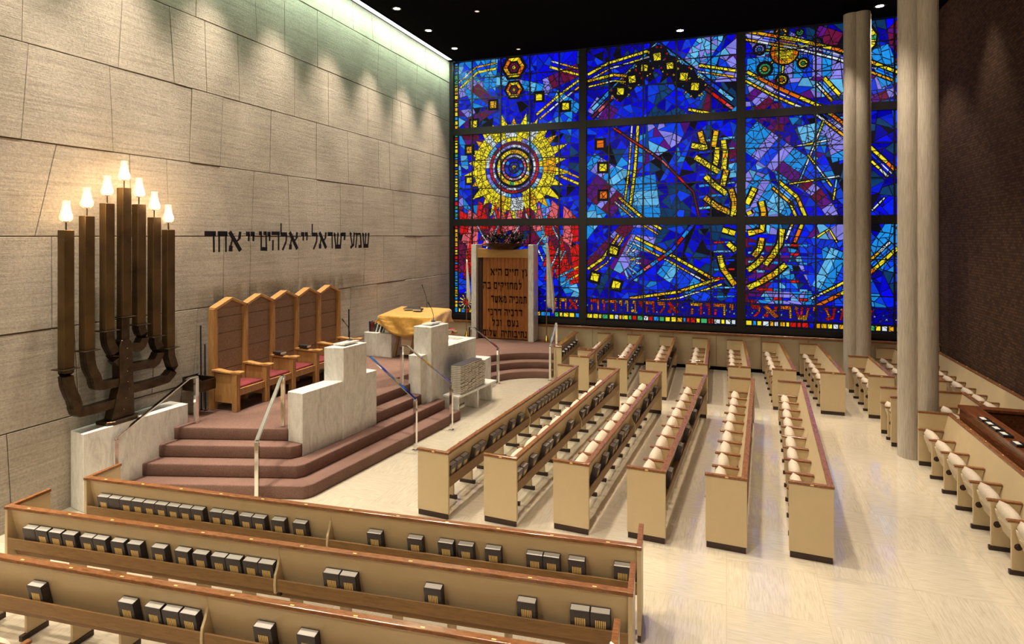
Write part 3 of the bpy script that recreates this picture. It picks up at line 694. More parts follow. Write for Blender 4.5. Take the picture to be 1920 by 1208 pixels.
BPL = ['one-seat cream pew standing alone in front of the first pew by the window wall', 'cream pew against the window wall, nearest the wooden ark', 'cream pew against the window wall, second from the ark', 'cream pew against the window wall, third from the ark',
       'cream pew against the window wall, fourth from the ark', 'cream pew against the window wall, fifth from the ark', 'cream pew against the window wall, sixth from the ark', 'cream pew against the window wall, last one before the far concrete column',
       'short cream pew standing in front of the far concrete column', 'cream pew at the window wall, partly hidden behind the near concrete column']
PEWB = [pew('pew', a, b, BPL[i], n, 'shorter pews along the window wall') for i, (a, b, n) in enumerate(B)]
pew('pew', (3.10, 11.98), (3.10, 12.74), 'very short cream pew just behind the near concrete column', 2, 'pews on the brick wall side', rack=False)
pew('pew', (3.95, 11.3), (3.95, 12.73), 'cream pew between the near concrete column and the dark wooden booth', 3, 'pews on the brick wall side', rack=False)
pew('pew', (3.26, 4.6), (3.29, 11.17), 'long cream pew with tipped-up seats backing onto the dark wooden booth', 12, 'pews on the brick wall side', rack=False, div=False, left=False)
pew('pew', (4.77, 11.1), (4.77, 17.19), 'long cream pew backing onto the dark brick wall', 11, 'pews on the brick wall side', rack=False, div=False)
FR = [((-6.88, 4.93), (-.71, 5.45)), ((-6.91, 4.14), (-.68, 4.73)), ((-6.95, 3.37), (-.68, 3.93)), ((-6.98, 2.47), (-.7, 3.04))]
FL = ['long cream foreground pew nearest the carpeted steps, facing the marble lecterns', 'middle one of the three long cream pews crossing the foreground',
      'long foreground pew cut by the photo bottom, white cord over its end', 'pew in the lowest left corner, only its cream seat tops in view']
PEWF = [pew('pew', a, b, FL[i], 12, 'long pews crossing the foreground') for i, (a, b) in enumerate(FR)]

# book screen beside the ark steps
t = thing('book_screen', 'narrow cream book screen with wooden rack beside the ark steps', 'book rack', (-3.86, 14.70, 0), math.radians(92.2))
obj('screen_panel', MB().box(.0, 2.45, .13, .16, .0, .82, .003), M['pew'], t)
obj('end_panel', MB().box(0, .035, 0, .2, .0, .82, .003), M['pew'], t)
obj('top_rail', MB().box(.0, 2.45, .05, .19, .82, HP, .006).box(-.006, .04, -.006, .206, .822, HP, .005), M['rail'], t)
obj('book_rack', MB().box(.035, 2.4, 0, .016, .44, .56).box(.035, 2.4, .017, .09, .425, .44), M['rack'], t)

# ---------------------------------------------------------------- books
def book_meshes(cov='bookgrey', w=.155, h=.225, d=.066, gilt=True):
    def f():
        c = MB().box(-w/2, w/2, -d/2, -d/2+.004, 0, h, .001).box(-w/2, w/2, d/2-.004, d/2, 0, h, .001).box(w/2-.005, w/2, -d/2, d/2, 0, h, .001).box(-w/2, -w/2+.003, -d/2+.004, d/2-.004, 0, h-.006).mesh('book', M[cov])
        p = MB().box(-w/2+.004, w/2-.004, -d/2+.004, d/2-.004, .004, h-.004).mesh('page_block', M['pages'])
        g = MB()
        if gilt:
            for k in range(6): g.box(-.040+k*.0145, -.0315+k*.0145, -d/2-.0008, -d/2+.001, h*.36, h*.70)
        else: g.box(-.001, .001, -d/2-.0005, -d/2, .1, .102)
        return c, p, g.mesh('gold_stamp', M['gilt'])
    return cached(('book', cov, w, h, d, gilt), f)
def book(loc, rz, label, group, tilt=0.0, cov='bookgrey', w=.155, h=.225, d=.066, gilt=True, cat='book', rx=0.0):
    c, p, g = book_meshes(cov, w, h, d, gilt)
    o = link('prayer_book', c, None, loc); o.rotation_euler = (tilt, rx, rz); tag(o, label, cat, group)
    link('page_block', p, o)
    if gilt: link('gold_stamp', g, o)
    return o
def rack_books(p0, p1, xs, where, group, dark=(), rnd=random.Random(5), cov='bookgrey'):
    rot = math.atan2(p1[1]-p0[1], p1[0]-p0[0]); c, s = math.cos(rot), math.sin(rot)
    for i, x in enumerate(sorted(xs)):
        y = .074; tilt = .217+rnd.uniform(-.008, .0)
        loc = (p0[0]+c*x-s*y, p0[1]+s*x+c*y, .4495)
        book(loc, rot+rnd.uniform(-.015, .015), ('plain dark' if i in dark else 'dark grey')+' prayer book in '+where % ORD[i], group, tilt=tilt, gilt=(i not in dark), cov=cov)
def fx(xs, sep=.158):
    xs = sorted(xs)
    for i in range(1, len(xs)): xs[i] = max(xs[i], xs[i-1]+sep)
    return xs
rack_books(*FR[0], fx([.26, .41, .56, .69, .84, 1.0, 1.15, 1.35, 1.52, 1.76, 1.9, 2.13, 2.28, 2.52, 2.77, 3.61, 4.04, 4.36, 4.56, 4.83, 5.23, 5.38, 5.62, 6.03]), 'the foreground pew rack nearest the steps, %s from left', 'books in the rack nearest the steps', dark=(1,))
rack_books(*FR[1], fx([.31, .47, .64, .81, 1.03, 1.18, 1.4, 1.59, 1.87, 2.13, 2.33, 2.53, 2.69, 2.87, 3.02, 3.68, 3.84, 4.62, 5.42, 5.85, 6.01]), 'the middle foreground pew rack, %s from left', 'books in the middle foreground rack', dark=(0,))
rack_books(*FR[2], fx([1.48, 2.42, 2.68, 2.85, 3.015, 3.68, 4.05]), 'the lowest foreground pew rack, %s from left', 'books in the lowest foreground rack')
AB = [[.16, .33, .50, .86, 1.03, 1.42, 1.58, 1.78, 2.15, 2.5, 2.94, 3.1, 3.32, 3.50, 3.68, 3.87, 4.06, 4.25, 4.46, 4.68, 4.90, 5.15], [.14, .32, .66, 1.15, 1.32, 1.62, 2.3, 2.95, 3.2, 3.75, 4.0, 4.18, 4.75, 4.95],
      [.5, .95, 1.35, 1.52, 1.9, 2.1, 2.25, 2.95, 3.15, 3.9, 4.4, 4.9], [.6, 1.6, 2.45, 3.4, 4.3]]
for i, xs in enumerate(AB):
    rack_books(*A[i], fx(xs), 'middle-block pew %s from the steps, %%s from near end' % ORD[i], 'books in the middle block racks', cov='bookmid')
BB = {1: [.3, .55, .8, 1.3, 1.6, 2.0], 2: [.3, .6, .95, 1.5, 1.9, 2.3, 2.8], 0: [.3, .5], 3: [.5, 1.4]}
for i, xs in BB.items():
    rack_books(B[i][0], B[i][1], fx(xs), ('the one-seat pew near the ark' if i == 0 else 'window-wall pew %s from the ark' % ORD[i-1])+', %s from near end', 'books in the window wall racks', cov='bookmid')
rack_books((-3.86, 14.70), (-3.955, 17.15), fx([.35, .68, 1.02, 1.38, 1.74, 2.1]), 'the narrow screen beside the ark steps, %s from near end', 'books on the book screen')

# ---------------------------------------------------------------- carpeted platform and steps
R = .1825
ux, uy = math.cos(math.radians(83.5)), math.sin(math.radians(83.5))
def front(cx, cy, x): return cy+math.tan(math.radians(16.9))*(x-cx)
dais = thing('carpeted_platform', 'stepped platform covered in mauve brown carpet along the stone wall', 'platform')
C4 = [(-5.38, 6.93), (-5.64, 7.11), (-5.89, 7.29), (-6.15, 7.46)]; R4 = [(-4.91, 10.95), (-5.24, 10.94), (-5.52, 10.62), (-5.79, 10.55)]
for k in range(4):
    cx, cy = C4[k]; rx, ry = R4[k]; xw = -8.19
    pts = [(xw, front(cx, cy, xw)), (cx-.06, front(cx, cy, cx-.06)), (cx+.01, cy+.09), (rx, ry), (-5.80+(.0), ry+.02), (-5.80, 12.9), (-6.3, 13.5), (-6.3, 14.3), (xw, 14.3)]
    if k == 3: pts = [(xw, front(cx, cy, xw)), (cx, cy), (rx, ry), (-5.80, 12.9), (-6.3, 13.5), (-6.3, 14.3), (xw, 14.3)]
    s = obj('step' if k < 3 else 'platform_top', MB().prism(pts, R*k+.001, R*(k+1), .018, 3), M['carpet'], dais); smoothshade(s, 50)
for k in range(3):
    r = 1.2+.3*k; h = .178
    pts = [(-4.2+r*math.cos(a), 13.6+r*math.sin(a)) for a in [math.radians(80 if False else (90-math.degrees(math.asin(.03/r))) + (180-(90-math.degrees(math.asin(.03/r))))*j/24) for j in range(25)]]
    pts = pts+[(-4.2-r, 12.7), (-8.19, 12.7), (-8.19, YW-.24), (-4.17, YW-.24)]
    s = obj('ark_step' if k < 2 else 'ark_platform', MB().prism(pts[::-1], h*k+.001, h*(k+1), .02, 3), M['carpet'], dais); smoothshade(s, 50)
ARKZ = .534; PZ = .73

# ---------------------------------------------------------------- marble pieces
def block(name, label, cat, polys, group=None, mat='marble'):
    mb = MB()
    for p, z0, z1 in polys: mb.prism(p, z0, z1, .006)
    return tag(obj(name, mb, M[mat]), label, cat, group)
block('marble_ledge', 'low white marble wall against the stone wall, carrying the tall bronze candelabrum', 'wall', [([(-8.19, 5.69), (-7.87, 5.63), (-7.80, 7.20), (-8.19, 7.22)], 0.002, 1.02)])
def along_u(p, s, n): return (p[0]+ux*s-uy*n, p[1]+uy*s+ux*n)   # s along the step edge, n towards the stone wall
def lectern(name, label, o, segs):
    t = thing(name, label, 'lectern', (0, 0, 0))
    for nm, s0, s1, n0, n1, z0, z1, sk in segs:
        p = [along_u(o, s0-sk*0, n0), along_u(o, s1, n0), along_u(o, s1, n1), along_u(o, s0-sk, n1)]
        obj(nm, MB().prism(p, z0, z1, .006), M['marble'], t)
    return t
l1 = lectern('marble_lectern', 'stepped white marble lectern on the nearer carpet steps, with low wings', (-5.87, 7.44),
             [('side_wing', 0, .86, 0, .30, .01, 1.28, 0), ('tall_block', .86, 1.42, -.02, .30, .01, 1.81, .10), ('end_wing', 1.42, 1.71, 0, .26, .01, 1.29, 0)])
l2 = lectern('marble_lectern', 'stepped white marble lectern beyond the middle stairs, next to the book bench', (-5.43, 10.55),
             [('side_wing', -.06, .16, .12, .40, .01, 1.28, 0), ('tall_block', .16, .80, .02, .42, .01, 1.81, .02)])
for l, s in ((l1, 1.14), (l2, .5)):
    o_ = (-5.87, 7.44) if l is l1 else (-5.43, 10.55); p = along_u(o_, s, .16 if l is l1 else .22)
    a = math.radians(83.5)
    sl = obj('reading_slope', MB().obox(Matrix.Translation((p[0]-.01, p[1], 1.835)) @ Matrix.Rotation(a, 4, 'Z') @ Matrix.Rotation(math.radians(-5), 4, 'X'), .36, .24, .03, .004), M['marble'], l)
tb = thing('marble_table', 'long white marble table block with a recessed top behind the book bench', 'table')
q = [along_u((-5.43, 10.55), s, n) for s, n in ((.806, .06), (2.02, .06), (2.02, .86), (.806, .86))]
obj('table_body', MB().prism(q, .01, 1.27, .004), M['marble'], tb)
mb = MB()
for s0, s1, n0, n1 in ((.806, 2.02, .06, .26), (.806, 2.02, .72, .86), (1.86, 2.02, .26, .72), (.806, .9, .26, .72)):
    mb.prism([along_u((-5.43, 10.55), s, n) for s, n in ((s0, n0), (s1, n0), (s1, n1), (s0, n1))], 1.27, 1.33, .003)
obj('raised_rim', mb, M['marble'], tb)
block('marble_pedestal', 'low white marble block at the far end of the book bench', 'block', [([(-5.36, 12.62), (-5.385, 13.8), (-5.85, 13.8), (-5.83, 12.66)], .01, .67)])
bn = thing('marble_bench', 'white marble bench loaded with stacked grey books', 'bench')
bu = lambda s, n: along_u((-4.97, 11.0), s, n)
obj('bench_top', MB().prism([bu(-.02, 0), bu(1.56, -.03), bu(1.56, .34), bu(-.02, .36)], .385, .43, .005), M['marble'], bn)
for s in (.02, .80, 1.42): obj('bench_leg', MB().prism([bu(s, .03), bu(s+.045, .03), bu(s+.045, .34), bu(s, .34)], .002, .385, .003), M['marble'], bn)
def flat_book():
    w, h, d = .145, .235, .035   # lying flat, fore edge to the aisle
    c = MB().box(-w/2, w/2, -h/2, h/2, 0, .003).box(-w/2, w/2, -h/2, h/2, d-.003, d).box(-w/2, w/2, h/2-.004, h/2, 0, d).mesh('prayer_book', M['bookgrey'])
    p = MB().box(-w/2+.003, w/2-.003, -h/2+.004, h/2-.003, .003, d-.003).mesh('page_block', M['pagesflat']); return c, p
fc, fp = flat_book(); rb = random.Random(8)
for j in range(7):
    for k in range(16 if j < 6 else 14):
        s = .17+.15*j+rb.uniform(-.004, .004)+(.006 if j == 6 else 0); n = .135+rb.uniform(-.008, .008)+(.02 if j == 6 else 0); x, y = bu(s, n)
        o = link('prayer_book', fc, None, (x, y, .4305+k*.0358), math.radians(83.5)+rb.uniform(-.008, .008))
        tag(o, 'grey book on the marble bench, %s from the bottom in the %s stack from left' % (ORD[k], ORD[j]), 'book', 'stacked books on the marble bench'); link('page_block', fp, o)
# block and books below the gold cloth
block('marble_plinth', 'grey marble block against the stone wall under the leaning books', 'block', [([(-8.18, 12.62), (-7.42, 12.58), (-7.42, 13.2), (-8.18, 13.24)], PZ+.002, 1.29)])
# cut the carpeted steps to fit round everything built into them
def carve_mesh(o, cutters):
    for z in cutters:
        md = o.modifiers.new('cut', 'BOOLEAN'); md.operation = 'DIFFERENCE'; md.object = z; md.solver = 'EXACT'
    bpy.context.view_layer.update(); dg = bpy.context.evaluated_depsgraph_get()
    me = bpy.data.meshes.new_from_object(o.evaluated_get(dg)); o.modifiers.clear(); nm = o.data.name; o.data = me; me.name = nm
cut = []
for pts, z1 in ([([(-8.3, 5.6), (-7.865, 5.6), (-7.795, 7.205), (-8.3, 7.225)], 1.1), ([along_u((-5.87, 7.44), a, b) for a, b in ((-.004, -.024), (1.714, -.024), (1.714, .304), (-.004, .304))], 1.2),
                ([along_u((-5.43, 10.55), a, b) for a, b in ((-.064, .016), (2.024, .016), (2.024, .864), (.164, .864), (.164, .424), (-.064, .424))], 1.2), ([(-5.355, 12.59), (-5.38, 13.805), (-5.855, 13.805), (-5.835, 12.59)], .9)]):
    me = MB().prism(pts, -.05, z1).mesh('cut', M['carpet']); cut.append(link('cut', me))
for ch in list(dais.children): carve_mesh(ch, cut)
for c_ in cut: bpy.data.objects.remove(c_)

# ---------------------------------------------------------------- handrails
def rail(name, lower, upper, z0, z1, base0, base1, label, flat=.12, w=.054):
    o = thing(name, label, 'handrail', (lower[0], lower[1], base0)); L = Vector((lower[0], lower[1], base0))
    a = Vector((lower[0], lower[1], z0))-L; b = Vector((upper[0], upper[1], z1))-L; d = (b-a); dh = Vector((d.x, d.y, 0)).normalized()
    m = b-dh*flat; m.z = b.z
    obj('post', MB().bar([(0, 0, .004), (0, 0, z0-base0-.012)], w, w, up=dh, bev=.003).box(-.045, .045, -.045, .045, .001, .012, .003), M['chrome'], o)
    obj('post', MB().bar([(b.x, b.y, base1-base0+.002), (b.x, b.y, b.z-.012)], w, w, up=dh, bev=.003), M['chrome'], o)
    obj('rail_bar', MB().bar([a-dh*.01, m, b+dh*.02], w, .022, bev=.003), M['chrome'], o)
    return o
rail('handrail', (-7.80, 6.02), (-7.66, 7.22), .852, 1.44, 0, PZ, 'chrome handrail on the steps beside the bronze candelabrum wall')
rail('handrail', (-5.99, 6.65), (-6.29, 7.52), .832, 1.49, 0, PZ, 'chrome handrail in the middle of the front steps, left of the near lectern', .05)
rail('handrail', (-4.93, 9.14), (-5.98, 9.23), .845, 1.49, 0, PZ, 'chrome handrail on the side steps, right of the near lectern')
rail('handrail', (-4.81, 10.30), (-5.88, 10.36), .85, 1.49, 0, PZ, 'chrome handrail on the side steps, left of the far lectern')
rail('handrail', (-5.24, 13.90), (-6.08, 14.14), .862, 1.30, 0, ARKZ, 'thin chrome handrail at the left end of the curved ark steps')
rail('handrail', (-4.13, 14.62), (-4.22, 15.56), .845, 1.30, 0, ARKZ, 'chrome handrail at the right end of the curved ark steps', .05)

# ---------------------------------------------------------------- candelabrum
cx_ = -7.985
cb = thing('menorah', 'tall seven-armed bronze candelabrum with lit glass lamps on the low marble wall', 'candelabrum', (cx_, 6.24, 1.02))
def rel(y, z, x=0.0): return (x, y-6.24, z-1.02)
obj('stem', MB().poly_extrude([(6.05-6.24, .05), (6.39-6.24, .05), (6.37-6.24, .75), (6.35-6.24, 1.08), (6.31-6.24, 1.13), (6.19-6.24, 1.13), (6.16-6.24, 1.05), (6.17-6.24, .55)], 'x', -.085, .085, .012)
    .box(-.055, .055, 6.215-6.24, 6.335-6.24, 1.1, 1.44, .006), M['iron'], cb)
obj('base_plate', MB().prism([(-.13, -.27), (.08, -.27), (.15, -.19), (.15, .14), (.08, .22), (-.13, .22)], .001, .05, .006), M['iron'], cb)
mb = MB()
for y, z in ((6.27, 2.02), (6.27, 1.88), (6.27, 1.70), (6.25, 1.33), (6.22, 1.18), (6.28, 1.55), (6.3, 1.45)): mb.lathe([(0, 0), (.012, .002), (.008, .01), (0, .012)], n=8, mat=Matrix.Translation(Vector(rel(y, z, .086))) @ Matrix.Rotation(math.pi/2, 4, 'Y'))
obj('rivet', mb, M['iron'], cb)['kind'] = 'stuff'
ARMS = [[(5.49, 1.89), (5.485, 1.75), (5.53, 1.58), (5.60, 1.44), (5.60, 1.33), (5.66, 1.28), (6.14, 1.295)],
        [(5.76, 2.08), (5.77, 1.93), (5.80, 1.80), (5.87, 1.69), (5.86, 1.61), (5.92, 1.57), (6.18, 1.57)],
        [(6.04, 2.30), (6.04, 2.16), (6.09, 2.04), (6.15, 1.96), (6.12, 1.92), (6.18, 1.86), (6.22, 1.82)],
        None,
        [(6.52, 2.32), (6.52, 2.24), (6.58, 2.16), (6.55, 2.05), (6.49, 1.99), (6.44, 2.02), (6.30, 2.03)],
        [(6.77, 2.11), (6.78, 2.0), (6.84, 1.90), (6.80, 1.79), (6.73, 1.71), (6.66, 1.73), (6.34, 1.73)],
        [(7.01, 1.90), (7.01, 1.78), (7.05, 1.68), (7.08, 1.57), (6.99, 1.46), (6.90, 1.43), (6.34, 1.43)]]
TB = [(5.49, 1.89, 3.67), (5.76, 2.08, 3.86), (6.04, 2.30, 4.04), (6.29, 2.46, 4.27), (6.52, 2.32, 4.05), (6.77, 2.11, 3.87), (7.01, 1.90, 3.69)]
for i, (y, zb, zt) in enumerate(TB):
    if ARMS[i]:
        # soften the path a little
        P = ARMS[i]; Q = [P[0]]
        for a, b in zip(P, P[1:]): Q += [(a[0]*.65+b[0]*.35, a[1]*.65+b[1]*.35), (a[0]*.35+b[0]*.65, a[1]*.35+b[1]*.65)]
        Q.append(P[-1]); pts = [Vector(rel(a, b)) for a, b in Q]
        obj('arm', MB().bar([(p.x+.035, p.y, p.z) for p in pts], .062, .115, up=(0, 1, .001) if False else (0, 0, 1)).bar([(p.x-.035, p.y, p.z) for p in pts], .062, .115), M['iron'], cb)
    obj('drip_plate', MB().box(-.105, .105, y-6.24-.115, y-6.24+.115, zb-1.02-.004, zb-1.02+.008, .002), M['iron'], cb)
    obj('candle_tube', MB().box(-.062, .062, y-6.24-.066, y-6.24+.066, zb-1.02+.008, zt-1.02, .004), M['tube'], cb)
    L = thing('x', 'x', 'x'); 
    for k in ('label', 'category'): del L[k]
    L.name = 'oil_lamp'; L.parent = cb; L.location = rel(y, zt)
    L2 = obj('wick_holder', MB().tube([(0, 0, -.01), (0, 0, .10)], .009, 8).lathe([(.012, .1), (.035, .105), (.03, .118), (.008, .12)], n=10), M['iron'], L)
    obj('chimney', MB().lathe([(.04, .10), (.075, .13), (.082, .17), (.06, .24), (.045, .33), (.046, .38), (.042, .38), (.041, .33), (.056, .24), (.078, .17), (.071, .133), (.04, .104)], n=16), M['glass'], L, True)
    obj('flame_bulb', MB().lathe([(0, .11), (.03, .13), (.045, .17), (.036, .23), (.024, .30), (0, .36)], n=12), M['bulb'], L, True)
    lamp('POINT', 'candle_lamp', (cx_+.12, y, zt+.2), 7, color=(1, .68, .38), shadow_soft_size=.04)

# ---------------------------------------------------------------- metal letters on the stone wall
WORDS = [('leftmost word', [('dalet', 7.80, 8.03), ('het', 8.07, 8.28), ('alef', 8.31, 8.60)]), ('left small pair', [('yod', 8.72, 8.81), ('yod', 8.83, 8.93)]),
         ('long middle word', [('vav', 9.04, 9.11), ('nun', 9.12, 9.25), ('yod', 9.26, 9.34), ('he', 9.37, 9.58), ('lamed', 9.60, 9.80), ('alef', 9.85, 10.11)]),
         ('right small pair', [('yod', 10.22, 10.31), ('yod', 10.34, 10.42)]),
         ('four-stroke word beside the last', [('lamed', 10.54, 10.74), ('alef', 10.78, 11.04), ('resh', 11.09, 11.26), ('shin', 11.30, 11.60), ('yod', 11.61, 11.74)]),
         ('rightmost word', [('ayin', 11.90, 12.10), ('mem', 12.12, 12.38), ('shin', 12.41, 12.70)])]
for wn, ls in WORDS:
    for k, (g, y0, y1) in enumerate(ls):
        mb = MB(); sx = (y1-y0)/GL[g][0]; 
        for q in quads(g, 0, 0, sx, .36): mb.poly_extrude(q, 'x', -.008, .008, .002)
        nx = (y1-y0)/2
        mb.tube([(-.10, nx, .31), (.0, nx, .31)], .004, 6)
        o = obj('hebrew_letter', mb, M['letter'], loc=(-8.095, y0, 3.32))
        wn2 = 'word second from right' if wn.startswith('four') else wn
        tag(o, 'black metal Hebrew %s on stone wall, %s from left in the %s' % (g, ORD[k], wn2), 'letter', 'black metal letters on the stone wall')

# ---------------------------------------------------------------- row of five high-backed oak seats
TH = thing('throne_bench', 'row of five joined high-backed oak seats with pointed tops and red cushions', 'bench', (-8.02, 7.90, PZ), math.pi/2)
# local x runs along the wall (+Y), local y points to the wall (-X is +y after turning); z from the platform
n5 = 5; pw = .684; PT = 1.67; PK_ = 1.80
for i in range(n5+1):
    x = i*pw
    obj('post', MB().box(x-.045, x+.045, -.06, .06, .0, PT-.01, .004).box(x-.012, x+.012, -.068, -.058, .3, PT-.06), M['oak'], TH)
    s = obj('arm_panel', MB().box(x-.022, x+.022, -.47, -.06, .13, .60, .004), M['oak'], TH)
    obj('front_leg', MB().box(x-.045, x+.045, -.53, -.43, .0, .615, .006).box(x-.012, x+.012, -.538, -.528, .08, .56), M['oak'], TH)
    pr = [(-.02, .625), (-.02, .665), (-.12, .672), (-.25, .655), (-.38, .645), (-.50, .665), (-.60, .665), (-.615, .645), (-.60, .615), (-.48, .612), (-.3, .612)]
    a = obj('armrest', MB().poly_extrude(pr, 'x', x-.058, x+.058, .012, 3), M['oak'], TH); smoothshade(a, 45)
for i in range(n5):
    x0, x1 = i*pw+.045, (i+1)*pw-.045; xm = (x0+x1)/2
    mb = MB().prism([(x0, .016), (x1, .016), (x1, .03), (x0, .03)], .30, PT-.02).poly_extrude([(x0, PT-.03), (x1, PT-.03), (xm, PK_-.03)], 'y', .005, .03)
    for za, zb in ((.30, .615), (.625, .925), (.935, 1.225), (1.235, 1.495), (1.505, PT-.03)): mb.box(x0, x1, .0, .0155, za, zb)
    obj('back_panel', mb, M['oakh'], TH)
    obj('gable_cap', MB().bar([(x0-.06, 0, PT-.015), (xm+.004, 0, PK_)], .15, .045, bev=.004).bar([(xm-.004, 0, PK_), (x1+.06, 0, PT-.015)], .15, .045, bev=.004), M['oak'], TH)
    obj('front_rail', MB().box(x0, x1, -.50, -.465, .245, .36, .004), M['oak'], TH)
    obj('seat_board', MB().box(x0, x1, -.465, .0, .30, .34), M['oakh'], TH)
    c = obj('cushion', MB().box(x0+.01, x1-.01, -.47, -.07, .342, .40, .02, 3), M['red'], TH); smoothshade(c, 60)
for k, (i, dx, cov, lab) in enumerate(((2, -.02, 'bookblack', 'third'), (3, 0, 'bookblack', 'fourth'))):
    c, p, g = book_meshes(cov, .14, .2, .045, False)
    o = link('prayer_book', c, None, (-7.90, 7.90+i*pw+dx, PZ+.705)); o.rotation_euler = (math.pi/2, 0, math.radians(84+k*9)); link('page_block', p, o)
    tag(o, 'dark book lying on the %s wooden armrest of the oak seats' % lab, 'book')

# ---------------------------------------------------------------- reading table with gold cloth
TX0, TX1, TY0, TY1, TZ0, TZ1 = -7.66, -6.45, 12.62, 13.55, 1.72, 1.80
rt = thing('reading_table', 'slanted reading table with wooden legs under the gold cloth', 'table', (-7.055, 13.085, PZ))
def ctop(y): return TZ0+(TZ1-TZ0)*(y-TY0)/(TY1-TY0)
ang = math.atan2(TZ1-TZ0, TY1-TY0)
obj('table_top', MB().obox(Matrix.Translation((0, 0, (TZ0+TZ1)/2-PZ-.035)) @ Matrix.Rotation(ang, 4, 'X'), 1.19, .92, .04, .004), M['oak'], rt)
for x, y, xx in ((-.27, -.38, 0), (.14, -.38, 0), (-.10, .30, 0), (.42, .30, 0)):
    obj('leg', MB().bar([(x-.06, y-.03, .012), (x+.10, y+.05, ctop(y+13.085)-PZ-.075)], .05, .07, up=(0, 1, 0), bev=.004), M['rack'], rt)
obj('front_panel', MB().box(-.20, .42, -.33, -.31, .06, .80), M['lowwall'], rt)
obj('lower_shelf', MB().box(.1, .88, .10, .50, .50, .55, .003), M['oak'], rt)
def cloth():
    t = bmesh.new(); nx, ny = 56, 48; g = {}
    X0, X1, Y0, Y1 = TX0-.06, TX1+.06, TY0-.05, TY1+.04; ov = .42
    for i in range(nx+1):
        for j in range(ny+1):
            u = (X0-ov)+(X1-X0+2*ov)*i/nx; v = (Y0-ov*1.1)+(Y1-Y0+ov*1.4)*j/ny
            ox = max(X0-u, 0, u-X1); oy = max(Y0-v, 0, v-Y1); x = min(max(u, X0), X1); y = min(max(v, Y0), Y1)
            drop = math.hypot(ox, oy) if (ox and oy) else max(ox, oy)
            if ox and oy: drop = math.hypot(ox, oy)*.85
            fold = .022*math.sin(u*12+v*9)*min(1, drop*3)
            out = .02+drop*.12+fold
            zz = ctop(y)+.012-drop
            # front hangs as a swag: deeper in the middle, gathered at the corners
            if oy and v < Y0:
                sw = math.sin(math.pi*min(1, max(0, (x-X0)/(X1-X0)))); zz = ctop(y)+.012-drop*(.45+.55*sw)
                zz += .012*math.sin(drop*55+sw*4)*min(1, drop*5)
            if ox and not oy: zz = ctop(y)+.012-drop*(.75 if x > X0+.1 else .5)
            dxx = (-1 if u < X0 else 1)*out if ox else 0; dyy = (-1 if v < Y0 else 1)*out if oy else 0
            g[i, j] = t.verts.new((x+dxx, y+dyy, zz+.004*math.sin(u*9)*math.sin(v*8)))
    for i in range(nx):
        for j in range(ny): t.faces.new((g[i, j], g[i+1, j], g[i+1, j+1], g[i, j+1]))
    me = bpy.data.meshes.new('gold_cloth'); t.to_mesh(me); t.free(); me.materials.append(M['cloth'])
    for p in me.polygons: p.use_smooth = True
    o = link('table_cloth', me); md = o.modifiers.new('thick', 'SOLIDIFY'); md.thickness = .006; md.offset = 1
    return tag(o, 'gold velvet cloth draped over the slanted reading table', 'tablecloth')
cloth()
for i, (x, y, w, h, d, rz, lab, cov) in enumerate(((-7.22, 13.22, .34, .26, .03, .1, 'thin open dark book lying on the gold cloth', 'bookblack'), (-6.98, 13.08, .22, .16, .045, .3, 'small thick dark book on the gold cloth, right of the open one', 'bookblack'))):
    c, p, g = book_meshes(cov, w, h, d, False)
    o = link('prayer_book', c, None, (x, y-h/2, ctop(y-h/2)+.045+d/2)); o.rotation_euler = (-(math.pi/2-ang), 0, rz*.3); link('page_block', p, o); tag(o, lab, 'book')
for i in range(2):
    c, p, g = book_meshes('bookred', .16, .24, .04, False); o = link('prayer_book', c, None, (-6.32+.03*i, 13.46, PZ+.573+i*.045)); o.rotation_euler = (math.pi/2, 0, .3+i*.2); link('page_block', p, o)
    tag(o, 'red book on the shelf beside the reading table, %s of the two' % ('lower', 'upper')[i], 'book')
rq = random.Random(2)
yy = -8.12
for i in range(11):
    w = rq.uniform(.022, .034); h = rq.uniform(.19, .25); lean = 0 if i < 3 else -.12-.035*i
    cov = ['bookgrey', 'bookblack', 'bookred', 'bookgreen', 'bookgrey', 'linen', 'bookgrey', 'linen', 'bookblack', 'linen', 'bookgreen'][i]
    if cov == 'linen': cov = 'white'
    c, p, g = book_meshes(cov, w, h, .15, False)
    o = link('shelf_book', c, None, (yy+w/2, 12.80, 1.293)); o.rotation_euler = (0, -lean, 0); link('page_block', p, o)
    yy += w+.005+(.008 if i > 3 else 0)
    tag(o, '%s book %s on the grey marble block, %s from the wall' % ({'bookgrey': 'grey', 'bookblack': 'black', 'bookred': 'red', 'bookgreen': 'green', 'white': 'white'}[cov], 'standing' if i < 3 else 'leaning', ORD[i]), 'book', 'books on the grey marble block')
def rag():
    t = bmesh.new(); bmesh.ops.create_icosphere(t, subdivisions=4, radius=1); r = random.Random(9)
    for v in t.verts:
        d = v.co.copy(); k = 1+.22*math.sin(d.x*7+1)*math.sin(d.y*9)+.16*math.sin(d.z*11+d.x*8); v.co = Vector((d.x*.09*k, d.y*.07*k, max(-.02, d.z*.07*k+.03)))
        if d.x > .4 and d.y < 0: v.co.z -= .0
    me = bpy.data.meshes.new('rag'); t.to_mesh(me); t.free(); me.materials.append(M['linen'])
    for p in me.polygons: p.use_smooth = True
    return tag(link('crumpled_cloth', me, None, (-7.56, 12.70, 1.312)), 'crumpled white cloth lying on the corner of the grey marble block', 'cloth')
rag()
